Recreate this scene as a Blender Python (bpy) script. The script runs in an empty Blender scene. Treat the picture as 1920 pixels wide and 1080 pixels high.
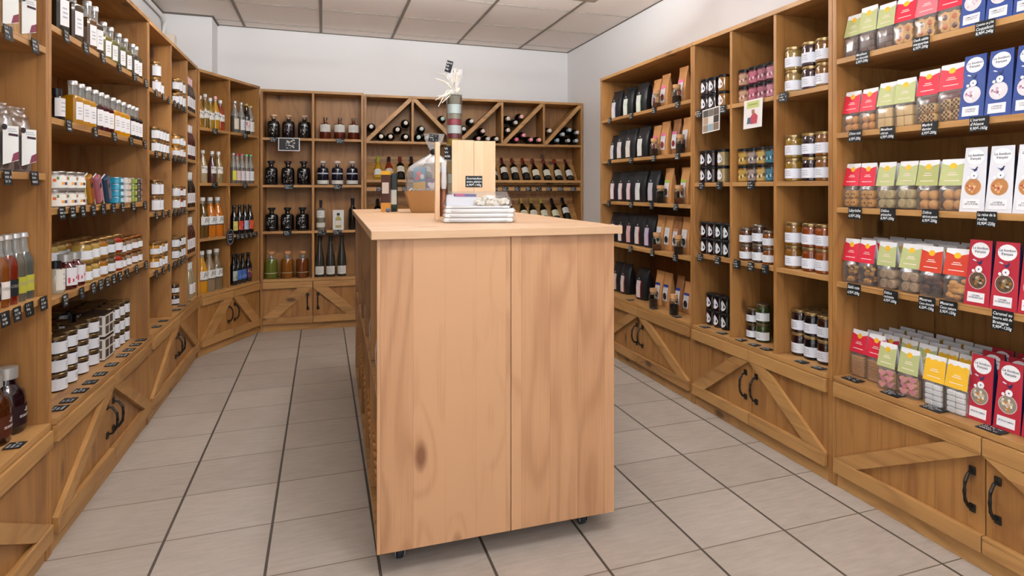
import bpy, math, random
from mathutils import Vector, Matrix
random.seed(7)
scene = bpy.context.scene
COL = scene.collection
PI = math.pi
ORD_ = ['first', 'second', 'third']
def R(a): return math.radians(a)

# ------------------------------------------------------------------ camera, world, light, exposure
CAM_H = 1.18
YAW = 0.3546
F_PX, CX, CY = 1188.9, 1045.0, 353.7
cd = bpy.data.cameras.new('camera'); cam = bpy.data.objects.new('camera', cd); COL.objects.link(cam)
cam.location = (0, 0, CAM_H); cam.rotation_euler = (PI/2, 0, -YAW)
cd.sensor_width = 36; cd.lens = F_PX/1920*36
cd.shift_x = (960-CX)/1920; cd.shift_y = (CY-540)/1920
cd.clip_start = .02
scene.camera = cam
vs = scene.view_settings
vs.view_transform = 'Standard'; vs.look = 'None'; vs.gamma = 1; vs.use_curve_mapping = False
vs.exposure = -0.1
wd = bpy.data.worlds.new('world'); scene.world = wd; wd.use_nodes = True
bg = wd.node_tree.nodes['Background']; bg.inputs[0].default_value = (.80, .90, 1, 1); bg.inputs[1].default_value = 1.5

def area(name, loc, rot, sx, sy, power, color):
    l = bpy.data.lights.new(name, 'AREA'); l.shape = 'RECTANGLE'; l.size = sx; l.size_y = sy
    l.energy = power; l.color = color
    o = bpy.data.objects.new(name, l); o.location = loc; o.rotation_euler = rot; COL.objects.link(o); return o
ROOM = dict(x0=-1.17, x1=2.32, y0=-2.6, y1=5.97, h=2.554)
# daylight coming in through the shop window behind the viewer
area('window_daylight', (.55, -2.5, 1.75), (R(95), 0, 0), 3.0, 1.5, 30, (.93, .96, 1))
area('added_up_fill', (.55, -2.48, .95), (R(128), 0, 0), 3.0, 1.0, 16, (.95, .97, 1))  # added fill lamp aimed upward, lifts the ceiling and upper walls
area('added_side_fill', (-1.12, -.35, 1.25), (R(90), 0, R(-90)), 1.7, 1.9, 17, (.86, .93, 1))  # added side fill, out of view, brightens the right-hand shelves
ADDED_GLOBES = [(.575, 3.35), (.575, 1.1), (.575, -1.1)]     # added opal globes, unseen above the frame, to brighten walls and shelves
GLOBE_EMIT = 142
# added troughs, unseen above the frame, to brighten the ceiling and back wall
ADDED_UPLIGHTS = [(-.02, 3.42), (1.12, 3.42), (.575, .6)]
for px_, py_ in ADDED_UPLIGHTS:
    area('added_up_beam', (px_, py_, 2.36), (R(180-24), 0, 0), .8, .16, 36, (.93, .97, 1))

# ------------------------------------------------------------------ materials
def lin(c):
    if isinstance(c, str):
        c = c.lstrip('#'); c = [int(c[i:i+2], 16)/255 for i in (0, 2, 4)]
    return tuple((v/12.92 if v <= .04045 else ((v+.055)/1.055)**2.4) for v in c[:3])
_M = {}
def mat(c, rough=.5, coat=0, metal=0, emit=0, trans=0, alpha=1):
    key = (c, rough, coat, metal, trans, alpha)
    if key in _M: return _M[key]
    m = bpy.data.materials.new('paint_'+c.strip('#')); m.use_nodes = True
    b = m.node_tree.nodes['Principled BSDF']
    b.inputs['Base Color'].default_value = (*lin(c), 1); b.inputs['Roughness'].default_value = rough
    b.inputs['Metallic'].default_value = metal; b.inputs['Coat Weight'].default_value = coat
    b.inputs['Coat Roughness'].default_value = .06
    b.inputs['Transmission Weight'].default_value = trans; b.inputs['IOR'].default_value = 1.35
    _M[key] = m; return m
def film(name, tint, gloss=.3, rough=.12, body=0.0, bodycol='#ffffff'):
    m = bpy.data.materials.new(name); m.use_nodes = True; nt = m.node_tree; nt.nodes.clear()
    N = nt.nodes.new; L = nt.links.new
    out = N('ShaderNodeOutputMaterial'); t = N('ShaderNodeBsdfTransparent'); t.inputs[0].default_value = (*lin(tint), 1)
    g = N('ShaderNodeBsdfGlossy'); g.inputs['Roughness'].default_value = rough
    fr = N('ShaderNodeLayerWeight'); fr.inputs[0].default_value = gloss
    mx = N('ShaderNodeMixShader'); L(fr.outputs['Facing'], mx.inputs[0]); L(t.outputs[0], mx.inputs[1]); L(g.outputs[0], mx.inputs[2])
    last = mx
    if body:
        d = N('ShaderNodeBsdfDiffuse'); d.inputs[0].default_value = (*lin(bodycol), 1)
        m2 = N('ShaderNodeMixShader'); m2.inputs[0].default_value = body
        L(mx.outputs[0], m2.inputs[1]); L(d.outputs[0], m2.inputs[2]); last = m2
    L(last.outputs[0], out.inputs[0]); return m
GLASS = film('clear_glass', '#e8efec', .25, .05)
CELLO = film('cellophane', '#f4f4f4', .22, .2, .06, '#ffffff')
WHITEFILM = film('white_film', '#f6f6f6', .3, .25, .45, '#ffffff')

def wood(name, light, dark, knot, axis, pw=.115, tone=.35, ringk=.55, rough=.5):
    m = bpy.data.materials.new(name); m.use_nodes = True; nt = m.node_tree
    N = nt.nodes.new; L = nt.links.new; b = nt.nodes['Principled BSDF']
    def M(op, a, c=None, d=None):
        n = N('ShaderNodeMath'); n.operation = op
        for i, v in enumerate((a, c, d)):
            if v is None: continue
            if isinstance(v, (int, float)): n.inputs[i].default_value = v
            else: L(v, n.inputs[i])
        return n.outputs[0]
    tc = N('ShaderNodeTexCoord'); sp = N('ShaderNodeSeparateXYZ'); L(tc.outputs['Object'], sp.inputs[0])
    oi = N('ShaderNodeObjectInfo'); rnd = oi.outputs['Random']
    if axis == 'z': u = M('ADD', sp.outputs[0], sp.outputs[1]); w = sp.outputs[2]
    elif axis == 'y': u = M('ADD', sp.outputs[0], sp.outputs[2]); w = sp.outputs[1]
    else: u = M('ADD', sp.outputs[1], sp.outputs[2]); w = sp.outputs[0]
    u2 = M('ADD', u, M('MULTIPLY', rnd, .37))
    pid = M('FLOOR', M('DIVIDE', u2, pw))
    wn = N('ShaderNodeTexWhiteNoise'); wn.noise_dimensions = '2D'
    cb0 = N('ShaderNodeCombineXYZ'); L(pid, cb0.inputs[0]); L(M('FLOOR', M('MULTIPLY', rnd, 50)), cb0.inputs[1]); L(cb0.outputs[0], wn.inputs['Vector'])
    pr = wn.outputs['Value']
    off = M('MULTIPLY', pr, 37)
    def vec(a, c, e):
        n = N('ShaderNodeCombineXYZ'); L(a, n.inputs[0]); L(c, n.inputs[1]); L(e, n.inputs[2]); return n.outputs[0]
    def noise(v, sc, det=2):
        n = N('ShaderNodeTexNoise'); n.inputs['Scale'].default_value = sc; n.inputs['Detail'].default_value = det
        L(v, n.inputs['Vector']); return n.outputs[0]
    # knots
    kv = vec(M('MULTIPLY', u2, 5.0), M('ADD', M('MULTIPLY', w, 2.1), off), off)
    vo = N('ShaderNodeTexVoronoi'); vo.inputs['Scale'].default_value = 1.0; L(kv, vo.inputs['Vector'])
    kd = vo.outputs['Distance']
    kn = N('ShaderNodeMapRange'); kn.inputs[1].default_value = .05; kn.inputs[2].default_value = .12; kn.inputs[3].default_value = 1; kn.inputs[4].default_value = 0
    L(kd, kn.inputs[0])
    halo = N('ShaderNodeMapRange'); halo.inputs[1].default_value = .08; halo.inputs[2].default_value = .38; halo.inputs[3].default_value = 1; halo.inputs[4].default_value = 0
    L(kd, halo.inputs[0])
    n1 = noise(vec(M('MULTIPLY', u2, 6), M('ADD', M('MULTIPLY', w, .9), off), off), 1.0, 1)
    ph = M('ADD', M('MULTIPLY', n1, 46), M('MULTIPLY', halo.outputs[0], 7))
    ring = M('MULTIPLY_ADD', M('SINE', ph), .5, .5); ring = M('POWER', ring, 2.5)
    fine = noise(vec(M('MULTIPLY', u2, 300), M('MULTIPLY', w, 5), off), 1.0, 3)
    n2 = noise(vec(M('MULTIPLY', u2, 9), M('ADD', M('MULTIPLY', w, 2), off), off), 1.0, 3)
    fac = M('ADD', M('MULTIPLY', ring, ringk*.55), M('MULTIPLY', M('SUBTRACT', fine, .5), .55))
    fac = M('ADD', fac, M('MULTIPLY', M('SUBTRACT', pr, .5), tone))
    fac = M('ADD', fac, M('MULTIPLY', M('SUBTRACT', n2, .45), .7))
    fac = M('ADD', fac, M('MULTIPLY', halo.outputs[0], .25))
    # plank joint
    fr_ = M('FRACT', M('DIVIDE', u2, pw)); jn = M('LESS_THAN', fr_, .012)
    fac = M('ADD', fac, M('MULTIPLY', jn, .55))
    rp = N('ShaderNodeMix'); rp.data_type = 'RGBA'; rp.clamp_factor = True
    rp.inputs[6].default_value = (*lin(light), 1); rp.inputs[7].default_value = (*lin(dark), 1); L(fac, rp.inputs[0])
    r2 = N('ShaderNodeMix'); r2.data_type = 'RGBA'; L(M('MULTIPLY', kn.outputs[0], .85), r2.inputs[0]); L(rp.outputs[2], r2.inputs[6]); r2.inputs[7].default_value = (*lin(knot), 1)
    L(r2.outputs[2], b.inputs['Base Color']); b.inputs['Roughness'].default_value = rough
    bp = N('ShaderNodeBump'); bp.inputs['Strength'].default_value = .12; bp.inputs['Distance'].default_value = .002; L(fac, bp.inputs['Height']); L(bp.outputs[0], b.inputs['Normal'])
    return m
WL, WD, WK = '#a1723c', '#6b3e19', '#40240d'
WOOD_V = wood('oiled_pine_upright', WL, WD, WK, 'z')
WOOD_H = wood('oiled_pine_lengthwise', '#ae824c', '#764b23', WK, 'x', pw=.14)
PALE_V = wood('fresh_pine_upright', '#b98c65', '#946541', '#6d3f22', 'z', pw=.098, tone=.75, ringk=.6)
PALE_H = wood('fresh_pine_lengthwise', '#dfb281', '#c08a57', '#7d4a26', 'x', pw=.1, tone=.5, ringk=.3)
PALE_Y = wood('fresh_pine_top', '#c4a07c', '#a57e59', '#8a5a30', 'x', pw=.045, tone=.45, ringk=.2)
BARE = wood('bare_spruce', '#ecc9a2', '#d9a878', '#b07b4c', 'z', pw=.11, tone=.25, ringk=.35)

def mat_floor():
    m = bpy.data.materials.new('stone_floor_tiles'); m.use_nodes = True; nt = m.node_tree
    N = nt.nodes.new; L = nt.links.new; b = nt.nodes['Principled BSDF']
    def M(op, a, c=None, d=None):
        n = N('ShaderNodeMath'); n.operation = op
        for i, v in enumerate((a, c, d)):
            if v is None: continue
            if isinstance(v, (int, float)): n.inputs[i].default_value = v
            else: L(v, n.inputs[i])
        return n.outputs[0]
    tc = N('ShaderNodeTexCoord'); sp = N('ShaderNodeSeparateXYZ'); L(tc.outputs['Object'], sp.inputs[0])
    S = .3322
    tx = M('DIVIDE', M('SUBTRACT', sp.outputs[0], TX0), S); ty = M('DIVIDE', M('SUBTRACT', sp.outputs[1], TY0), S)
    def edge(t, wdt):
        f = M('FRACT', M('ADD', t, .5)); return M('LESS_THAN', M('ABSOLUTE', M('SUBTRACT', f, .5)), wdt)
    ex = edge(tx, .0135); ey = edge(ty, .008)
    g = M('MAXIMUM', ex, ey)
    cb = N('ShaderNodeCombineXYZ'); L(M('FLOOR', tx), cb.inputs[0]); L(M('FLOOR', ty), cb.inputs[1])
    wn = N('ShaderNodeTexWhiteNoise'); wn.noise_dimensions = '2D'; L(cb.outputs[0], wn.inputs['Vector'])
    n1 = N('ShaderNodeTexNoise'); n1.inputs['Scale'].default_value = 5; n1.inputs['Detail'].default_value = 5
    L(tc.outputs['Object'], n1.inputs['Vector'])
    mp = N('ShaderNodeMapping'); mp.inputs['Scale'].default_value = (6, 30, 1); L(tc.outputs['Object'], mp.inputs[0])
    n2 = N('ShaderNodeTexNoise'); n2.inputs['Scale'].default_value = 2; n2.inputs['Detail'].default_value = 6; L(mp.outputs[0], n2.inputs['Vector'])
    n3 = N('ShaderNodeTexNoise'); n3.inputs['Scale'].default_value = 160; n3.inputs['Detail'].default_value = 2; L(tc.outputs['Object'], n3.inputs['Vector'])
    fac = M('ADD', M('MULTIPLY', wn.outputs['Value'], .28), M('MULTIPLY', n1.outputs[0], .5))
    fac = M('ADD', fac, M('MULTIPLY', M('SUBTRACT', n2.outputs[0], .5), .7)); fac = M('ADD', fac, M('MULTIPLY', M('SUBTRACT', n3.outputs[0], .5), .25))
    mx = N('ShaderNodeMix'); mx.data_type = 'RGBA'; mx.clamp_factor = True; L(fac, mx.inputs[0])
    mx.inputs[6].default_value = (*lin('#9c9186'), 1); mx.inputs[7].default_value = (*lin('#c2b9ae'), 1)
    gr = N('ShaderNodeMix'); gr.data_type = 'RGBA'; L(ex, gr.inputs[0]); gr.inputs[6].default_value = (*lin('#6f6354'), 1); gr.inputs[7].default_value = (*lin('#4c443c'), 1)
    m2 = N('ShaderNodeMix'); m2.data_type = 'RGBA'; L(g, m2.inputs[0]); L(mx.outputs[2], m2.inputs[6]); L(gr.outputs[2], m2.inputs[7])
    L(m2.outputs[2], b.inputs['Base Color']); b.inputs['Roughness'].default_value = .5
    bp = N('ShaderNodeBump'); bp.inputs['Strength'].default_value = .5; bp.inputs['Distance'].default_value = .002
    L(M('SUBTRACT', M('MULTIPLY', n3.outputs[0], .3), g), bp.inputs['Height']); L(bp.outputs[0], b.inputs['Normal'])
    return m
_c, _s = math.cos(YAW), math.sin(YAW)
def cam2room(X, Y): return (X*_c+Y*_s, -X*_s+Y*_c)
TX0, TY0 = cam2room(-1.3162, 2.1214)
def mat_wall(name, c):
    m = bpy.data.materials.new(name); m.use_nodes = True; nt = m.node_tree; N = nt.nodes.new; L = nt.links.new; b = nt.nodes['Principled BSDF']
    b.inputs['Base Color'].default_value = (*lin(c), 1); b.inputs['Roughness'].default_value = .85
    tc = N('ShaderNodeTexCoord'); n = N('ShaderNodeTexNoise'); n.inputs['Scale'].default_value = 180; L(tc.outputs['Object'], n.inputs['Vector'])
    bp = N('ShaderNodeBump'); bp.inputs['Strength'].default_value = .1; bp.inputs['Distance'].default_value = .002; L(n.outputs[0], bp.inputs['Height']); L(bp.outputs[0], b.inputs['Normal'])
    return m
WALL = mat_wall('white_wall_paint', '#e6e4e3')
CEIL = mat_wall('ceiling_tile_board', '#faf0e8')

# ------------------------------------------------------------------ mesh builder
class MB:
    def __init__(s): s.v = []; s.f = []; s.m = []; s.sm = []; s.mats = []
    def mi(s, m):
        if m not in s.mats: s.mats.append(m)
        return s.mats.index(m)
    def add(s, vs_, fs, m, smooth=False, T=None):
        o = len(s.v); k = s.mi(m)
        for p in vs_: s.v.append(tuple(T @ Vector(p)) if T is not None else tuple(p))
        for f in fs: s.f.append(tuple(i+o for i in f)); s.m.append(k); s.sm.append(smooth)
        return s
    def box(s, x0, x1, y0, y1, z0, z1, m, T=None, bev=0):
        if bev:
            import bmesh
            b = bmesh.new(); bmesh.ops.create_cube(b, size=1)
            for v in b.verts: v.co = Vector(((x0+x1)/2+v.co.x*(x1-x0), (y0+y1)/2+v.co.y*(y1-y0), (z0+z1)/2+v.co.z*(z1-z0)))
            bmesh.ops.bevel(b, geom=b.edges[:], offset=bev, segments=2, affect='EDGES', profile=.5)
            b.verts.index_update(); vv = [tuple(v.co) for v in b.verts]; ff = [tuple(v.index for v in f.verts) for f in b.faces]; b.free()
            return s.add(vv, ff, m, False, T)
        v = [(x0,y0,z0),(x1,y0,z0),(x1,y1,z0),(x0,y1,z0),(x0,y0,z1),(x1,y0,z1),(x1,y1,z1),(x0,y1,z1)]
        return s.add(v, [(0,3,2,1),(4,5,6,7),(0,1,5,4),(1,2,6,5),(2,3,7,6),(3,0,4,7)], m, False, T)
    def lathe(s, prof, m, seg=20, T=None, sq=0, mats=None):
        # sq>0: superellipse section (square bottles)
        vs_ = []; n = len(prof)
        for (r, z) in prof:
            for k in range(seg):
                a = 2*PI*(k+.5)/seg; c, d = math.cos(a), math.sin(a)
                q = sq if not callable(sq) else sq(z)
                if q: 
                    e = 2/q; den = (abs(c)**q+abs(d)**q)**(1/q); c, d = c/den, d/den
                vs_.append((r*c, r*d, z))
        for i in range(n-1):
            fs = []
            for k in range(seg):
                k2 = (k+1) % seg; fs.append((i*seg+k, i*seg+k2, (i+1)*seg+k2, (i+1)*seg+k))
            mm = mats[i] if mats else m
            o = len(s.v)
            if i == 0: base = o; s.v += [tuple(T @ Vector(p)) if T is not None else p for p in vs_]
            kk = s.mi(mm)
            for f in fs: s.f.append(tuple(j+base for j in f)); s.m.append(kk); s.sm.append(True)
        kk = s.mi(mats[0] if mats else m); s.f.append(tuple(base+k for k in reversed(range(seg)))); s.m.append(kk); s.sm.append(False)
        kk = s.mi(mats[-1] if mats else m); s.f.append(tuple(base+(n-1)*seg+k for k in range(seg))); s.m.append(kk); s.sm.append(False)
        return s
    def arc(s, r, z0, z1, a0, a1, m, seg=10, T=None, r1=None):
        vs_ = []; r1 = r if r1 is None else r1
        for rr, z in ((r, z0), (r1, z1)):
            for k in range(seg+1):
                a = R(-90)+a0+(a1-a0)*k/seg; vs_.append((rr*math.cos(a), rr*math.sin(a), z))
        fs = [(k, k+1, seg+2+k, seg+1+k) for k in range(seg)]
        return s.add(vs_, fs, m, True, T)
    def prism(s, pts, y0, y1, m, T=None):
        # polygon in xz, thickness in y
        n = len(pts); v = [(x, y0, z) for x, z in pts]+[(x, y1, z) for x, z in pts]
        f = [tuple(range(n)), tuple(reversed(range(n, 2*n)))]+[(i, n+i, n+(i+1) % n, (i+1) % n) for i in range(n)]
        return s.add(v, f, m, False, T)
    def sphere(s, c, r, m, seg=12, rings=8, sc=(1,1,1), T=None):
        vs_ = [(c[0], c[1], c[2]-r*sc[2])]
        for i in range(1, rings):
            t = PI*i/rings
            for k in range(seg):
                a = 2*PI*k/seg; vs_.append((c[0]+r*sc[0]*math.sin(t)*math.cos(a), c[1]+r*sc[1]*math.sin(t)*math.sin(a), c[2]-r*sc[2]*math.cos(t)))
        vs_.append((c[0], c[1], c[2]+r*sc[2])); fs = []
        for k in range(seg): fs.append((0, 1+(k+1) % seg, 1+k))
        for i in range(rings-2):
            for k in range(seg): fs.append((1+i*seg+k, 1+i*seg+(k+1) % seg, 1+(i+1)*seg+(k+1) % seg, 1+(i+1)*seg+k))
        o = 1+(rings-2)*seg
        for k in range(seg): fs.append((o+k, o+(k+1) % seg, len(vs_)-1))
        return s.add(vs_, fs, m, True, T)
    def tube(s, pts, r, m, seg=8, T=None):
        vs_ = []; P = [Vector(p) for p in pts]; n = len(P)
        rr = r if isinstance(r, (list, tuple)) else [r]*n
        up = Vector((0, 0, 1))
        for i, p in enumerate(P):
            d = (P[min(i+1, n-1)]-P[max(i-1, 0)]).normalized()
            a = d.cross(up)
            if a.length < .1: a = d.cross(Vector((1, 0, 0)))
            a.normalize(); b = d.cross(a)
            for k in range(seg):
                t = 2*PI*k/seg; vs_.append(tuple(p+rr[i]*(a*math.cos(t)+b*math.sin(t))))
        fs = [(i*seg+k, i*seg+(k+1) % seg, (i+1)*seg+(k+1) % seg, (i+1)*seg+k) for i in range(n-1) for k in range(seg)]
        s.add(vs_, fs, m, True, T)
        s.add([vs_[k] for k in range(seg)], [tuple(range(seg))], m, False, T)
        s.add([vs_[(n-1)*seg+k] for k in range(seg)], [tuple(range(seg))], m, False, T)
        return s
    def mesh(s, name):
        me = bpy.data.meshes.new(name); me.from_pydata(s.v, [], s.f)
        for m in s.mats: me.materials.append(m)
        me.polygons.foreach_set('material_index', s.m); me.polygons.foreach_set('use_smooth', s.sm)
        me.update()
        if any(s.sm): me.set_sharp_from_angle(angle=R(38))
        return me

def tag(o, label=None, cat=None, group=None, kind=None):
    if label: o['label'] = label
    if cat: o['category'] = cat
    if group: o['group'] = group
    if kind: o['kind'] = kind
    return o
def ob(name, me, parent=None, label=None, loc=None, rot=None):
    if isinstance(me, MB): me = me.mesh(name)
    o = bpy.data.objects.new(name, me); COL.objects.link(o)
    if parent is not None: o.parent = parent
    if label: o['label'] = label
    if loc is not None: o.location = loc
    if rot is not None: o.rotation_euler = rot
    return o
def empty(name, loc=(0,0,0), rz=0):
    o = bpy.data.objects.new(name, None); COL.objects.link(o); o.location = loc; o.rotation_euler = (0,0,rz); o.empty_display_size = .05; return o
def struct(name, mb): return tag(ob(name, mb), kind='structure')

# ---- prototypes: parts built once, every instance copies root and each part
class Proto:
    def __init__(s, name, root_mb, parts=(), lab=None):
        s.name = name; s.root = root_mb.mesh(name) if isinstance(root_mb, MB) else root_mb
        s.parts = [(n, m.mesh(n) if isinstance(m, MB) else m, l) for n, m, l in [(p+(None,))[:3] for p in parts]]
    def halfw(s):
        return max(abs(v.co.x) for m in [s.root]+[q[1] for q in s.parts if q[0] != 'seal_mark'] for v in m.vertices)
    def halfd(s):
        return max(abs(v.co.y) for v in s.root.vertices)
    def put(s, loc, rot, label, cat, group):
        o = bpy.data.objects.new(s.name, s.root); COL.objects.link(o); o.location = loc; o.rotation_euler = rot
        tag(o, label, cat, group)
        for n, m, l in s.parts:
            c = bpy.data.objects.new(n, m); COL.objects.link(c); c.parent = o
            if l: c['label'] = l
        return o

# ------------------------------------------------------------------ lettering
_TX = {}
def text_mesh(lines, size, m, y=0, align='CENTER', width=None):
    """white handwriting or print: lines of text standing in the xz plane, centred at the origin, facing -y"""
    key = (tuple(lines), size, m.name, align)
    if key in _TX: return _TX[key]
    cu = bpy.data.curves.new('t', 'FONT'); cu.body = '\n'.join(lines); cu.size = size; cu.align_x = align; cu.align_y = 'CENTER'
    cu.space_line = .95; cu.resolution_u = 2; cu.shear = .12; cu.offset = size*.012
    to = bpy.data.objects.new('t', cu); COL.objects.link(to)
    bpy.context.view_layer.update()
    me = bpy.data.meshes.new_from_object(to.evaluated_get(bpy.context.evaluated_depsgraph_get()))
    bpy.data.objects.remove(to); bpy.data.curves.remove(cu)
    vs_ = [(v.co.x, 0.0, v.co.y) for v in me.vertices]; fs = [tuple(p.vertices) for p in me.polygons]
    if width:
        w = max(v[0] for v in vs_)-min(v[0] for v in vs_)
        k = min(1, width/w); kz = max(k, min(1, k*1.25)); vs_ = [(v[0]*k, 0, v[2]*kz) for v in vs_]
    bpy.data.meshes.remove(me)
    r = (vs_, fs, m); _TX[key] = r; return r
def add_text(mb, lines, size, m, x, y, z, width=None):
    vs_, fs, m = text_mesh(lines, size, m, width=width)
    mb.add([(v[0]+x, y, v[2]+z) for v in vs_], fs, m); return mb
def scribble(mb, x0, x1, z, h, y, m, seed, amp=1):
    """illegible handwriting: one zigzag ribbon of strokes"""
    rg = random.Random(seed); x = x0; pts = []
    up = True
    while x < x1:
        if rg.random() < .14: 
            if len(pts) > 1: ribbon(mb, pts, h*.16, y, m)
            pts = []; x += h*.45; continue
        pts.append((x, z+(h*.5 if up else -h*.5)*(.55+.45*rg.random()))); up = not up; x += h*(.22+.2*rg.random())
    if len(pts) > 1: ribbon(mb, pts, h*.16, y, m)
def ribbon(mb, pts, w, y, m):
    v = []; f = []
    for i, (x, z) in enumerate(pts): v += [(x-w/2, y, z-w/3), (x+w/2, y, z+w/3)]
    for i in range(len(pts)-1): f.append((2*i, 2*i+1, 2*i+3, 2*i+2))
    mb.add(v, f, m)

# ------------------------------------------------------------------ the room
r_ = ROOM
struct('floor', MB().box(r_['x0']-.1, r_['x1']+.1, r_['y0']-.1, r_['y1']+.1, -.05, 0, mat_floor()))
struct('wall_left', MB().box(r_['x0']-.1, r_['x0'], .5, r_['y1']+.1, 0, r_['h'], WALL).box(r_['x0']-.1, r_['x0'], r_['y0']-.1, -1.2, 0, r_['h'], WALL)
       .box(r_['x0']-.1, r_['x0'], -1.2, .5, 0, .3, WALL).box(r_['x0']-.1, r_['x0'], -1.2, .5, 2.2, r_['h'], WALL))
w = MB(); FR0 = mat('#5b5d60', .4)
for y in (-1.2, -.375, .45): w.box(r_['x0']-.07, r_['x0']-.02, y, y+.05, .3, 2.2, FR0)
for z in (.3, 2.15): w.box(r_['x0']-.07, r_['x0']-.02, -1.2, .5, z, z+.05, FR0)
struct('added_side_window', w)  # unseen window frame and opening, added to go with the side fill
struct('wall_right', MB().box(r_['x1'], r_['x1']+.1, r_['y0']-.1, r_['y1']+.1, 0, r_['h'], WALL))
struct('wall_back', MB().box(r_['x0'], r_['x1'], r_['y1'], r_['y1']+.1, 0, r_['h'], WALL))
struct('trim_1', MB().box(r_['x0']+.001, -.825, 5.685, r_['y1']-.001, 0, r_['h']-.001, WALL))['label'] = 'white square pillar in the far left corner'
w = MB()   # shop front wall behind the viewer with a wide window opening
w.box(r_['x0'], r_['x1'], r_['y0']-.1, r_['y0'], 0, .38, WALL); w.box(r_['x0'], r_['x1'], r_['y0']-.1, r_['y0'], 2.52, r_['h'], WALL)
w.box(r_['x0'], -.97, r_['y0']-.1, r_['y0'], .38, 2.52, WALL); w.box(2.1, r_['x1'], r_['y0']-.1, r_['y0'], .38, 2.52, WALL)
struct('wall_front', w)
w = MB(); FR = mat('#5b5d60', .4)
for x in (-.97, .53, 2.04): w.box(x, x+.06, r_['y0']-.07, r_['y0']-.02, .38, 2.52, FR)
for z in (.38, 2.46): w.box(-.97, 2.1, r_['y0']-.07, r_['y0']-.02, z, z+.06, FR)
struct('window_1', w)
# ceiling: 0.6 m boards, dark rails along the room and fine pale joints across
c = MB(); g = MB(); g2 = MB()
h = r_['h']
c.box(r_['x0']-.1, r_['x1']+.1, r_['y0']-.1, r_['y1']+.1, h, h+.05, CEIL)
struct('ceiling', c)
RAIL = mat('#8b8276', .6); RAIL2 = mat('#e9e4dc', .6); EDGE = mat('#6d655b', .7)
for i in range(-1, 6):
    x = -.013+.6055*i
    if x > r_['x0']: g.box(x-.011, x+.011, r_['y0'], r_['y1'], h-.004, h+.002, RAIL)
y = 5.79
while y > r_['y0']:
    g2.box(r_['x0'], r_['x1'], y-.006, y+.006, h-.003, h+.002, RAIL2); g2.box(r_['x0'], r_['x1'], y-.0105, y-.006, h-.0025, h+.002, RAIL); y -= .607
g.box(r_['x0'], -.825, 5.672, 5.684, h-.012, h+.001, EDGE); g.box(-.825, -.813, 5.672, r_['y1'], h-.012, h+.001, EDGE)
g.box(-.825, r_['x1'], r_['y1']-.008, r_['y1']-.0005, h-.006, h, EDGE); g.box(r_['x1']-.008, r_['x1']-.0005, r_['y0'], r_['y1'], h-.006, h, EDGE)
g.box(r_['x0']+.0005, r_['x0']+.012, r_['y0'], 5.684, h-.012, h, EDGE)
struct('trim_2', g)['label'] = 'grey ceiling grid rails'; struct('trim_3', g2)['label'] = 'pale ceiling grid cross joints'
OPAL = bpy.data.materials.new('added_globe_glow'); OPAL.use_nodes = True
_b = OPAL.node_tree.nodes['Principled BSDF']; _b.inputs['Emission Color'].default_value = (.95, .96, 1, 1); _b.inputs['Emission Strength'].default_value = GLOBE_EMIT
for i, (x, y) in enumerate(ADDED_GLOBES):
    p = MB(); p.tube([(x, y, 2.40), (x, y, h-.02)], .004, mat('#2c2c2e', .5), 8); p.lathe([(.04, 0), (.045, .004), (.045, .02)], mat('#e6e4e0', .5), 20, T=Matrix.Translation((x, y, h-.0205)))
    o = ob('added_pendant', p); tag(o, '%s added opal globe pendant lamp hanging from the ceiling, counted from the back wall' % ORD_[i], 'lamp', 'added opal pendant lamps')
    ob('globe', MB().sphere((x, y, 2.335), .075, OPAL, 24, 16), o, 'glowing opal globe of added lamp')
for i, (x, y) in enumerate(ADDED_UPLIGHTS):
    p = MB(); p.box(x-.42, x+.42, y-.09, y+.09, 2.30, 2.34, mat('#e6e4e0', .5), bev=.004)
    for s_ in (-.36, .36): p.tube([(x+s_, y, 2.34), (x+s_, y, h-.001)], .003, mat('#2c2c2e', .5), 6)
    tag(ob('added_uplight', p), 'slim white uplight added under the ceiling, %s' % ('left one of the rear pair', 'right one of the rear pair', 'single one nearer the shop window')[i], 'lamp', 'added suspended uplights')
# pipe and junction box on the left wall
p = MB(); p.tube([(-1.148, r_['y0']+.1, 2.50), (-1.148, 5.60, 2.50), (-1.148, 5.65, 2.47), (-1.148, 5.65, 2.372)], .016, mat('#e6e3de', .5), 10)
tag(ob('ceiling_pipe', p), 'white pipe running under the ceiling along the left wall', 'pipe')
p = MB(); p.box(-1.165, -1.07, 5.60, 5.684, 2.28, 2.37, mat('#e9dccb', .5), bev=.006); p.box(-1.15, -1.13, 5.655, 5.683, 1.9, 2.28, mat('#e9e6e0', .5))
tag(ob('junction_box', p), 'cream junction box beside the pillar below the pipe', 'junction box')
p = MB(); p.box(2.285, 2.319, 4.285, 4.30, 1.70, 1.76, mat('#b9bcc0', .25, 0, 1)); p.box(2.295, 2.3195, 4.30, 4.335, 1.695, 1.765, mat('#e7e4df', .4), bev=.003)
tag(ob('wall_switch', p), 'small pale wall switch beside the coffee shelving', 'switch')

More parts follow.
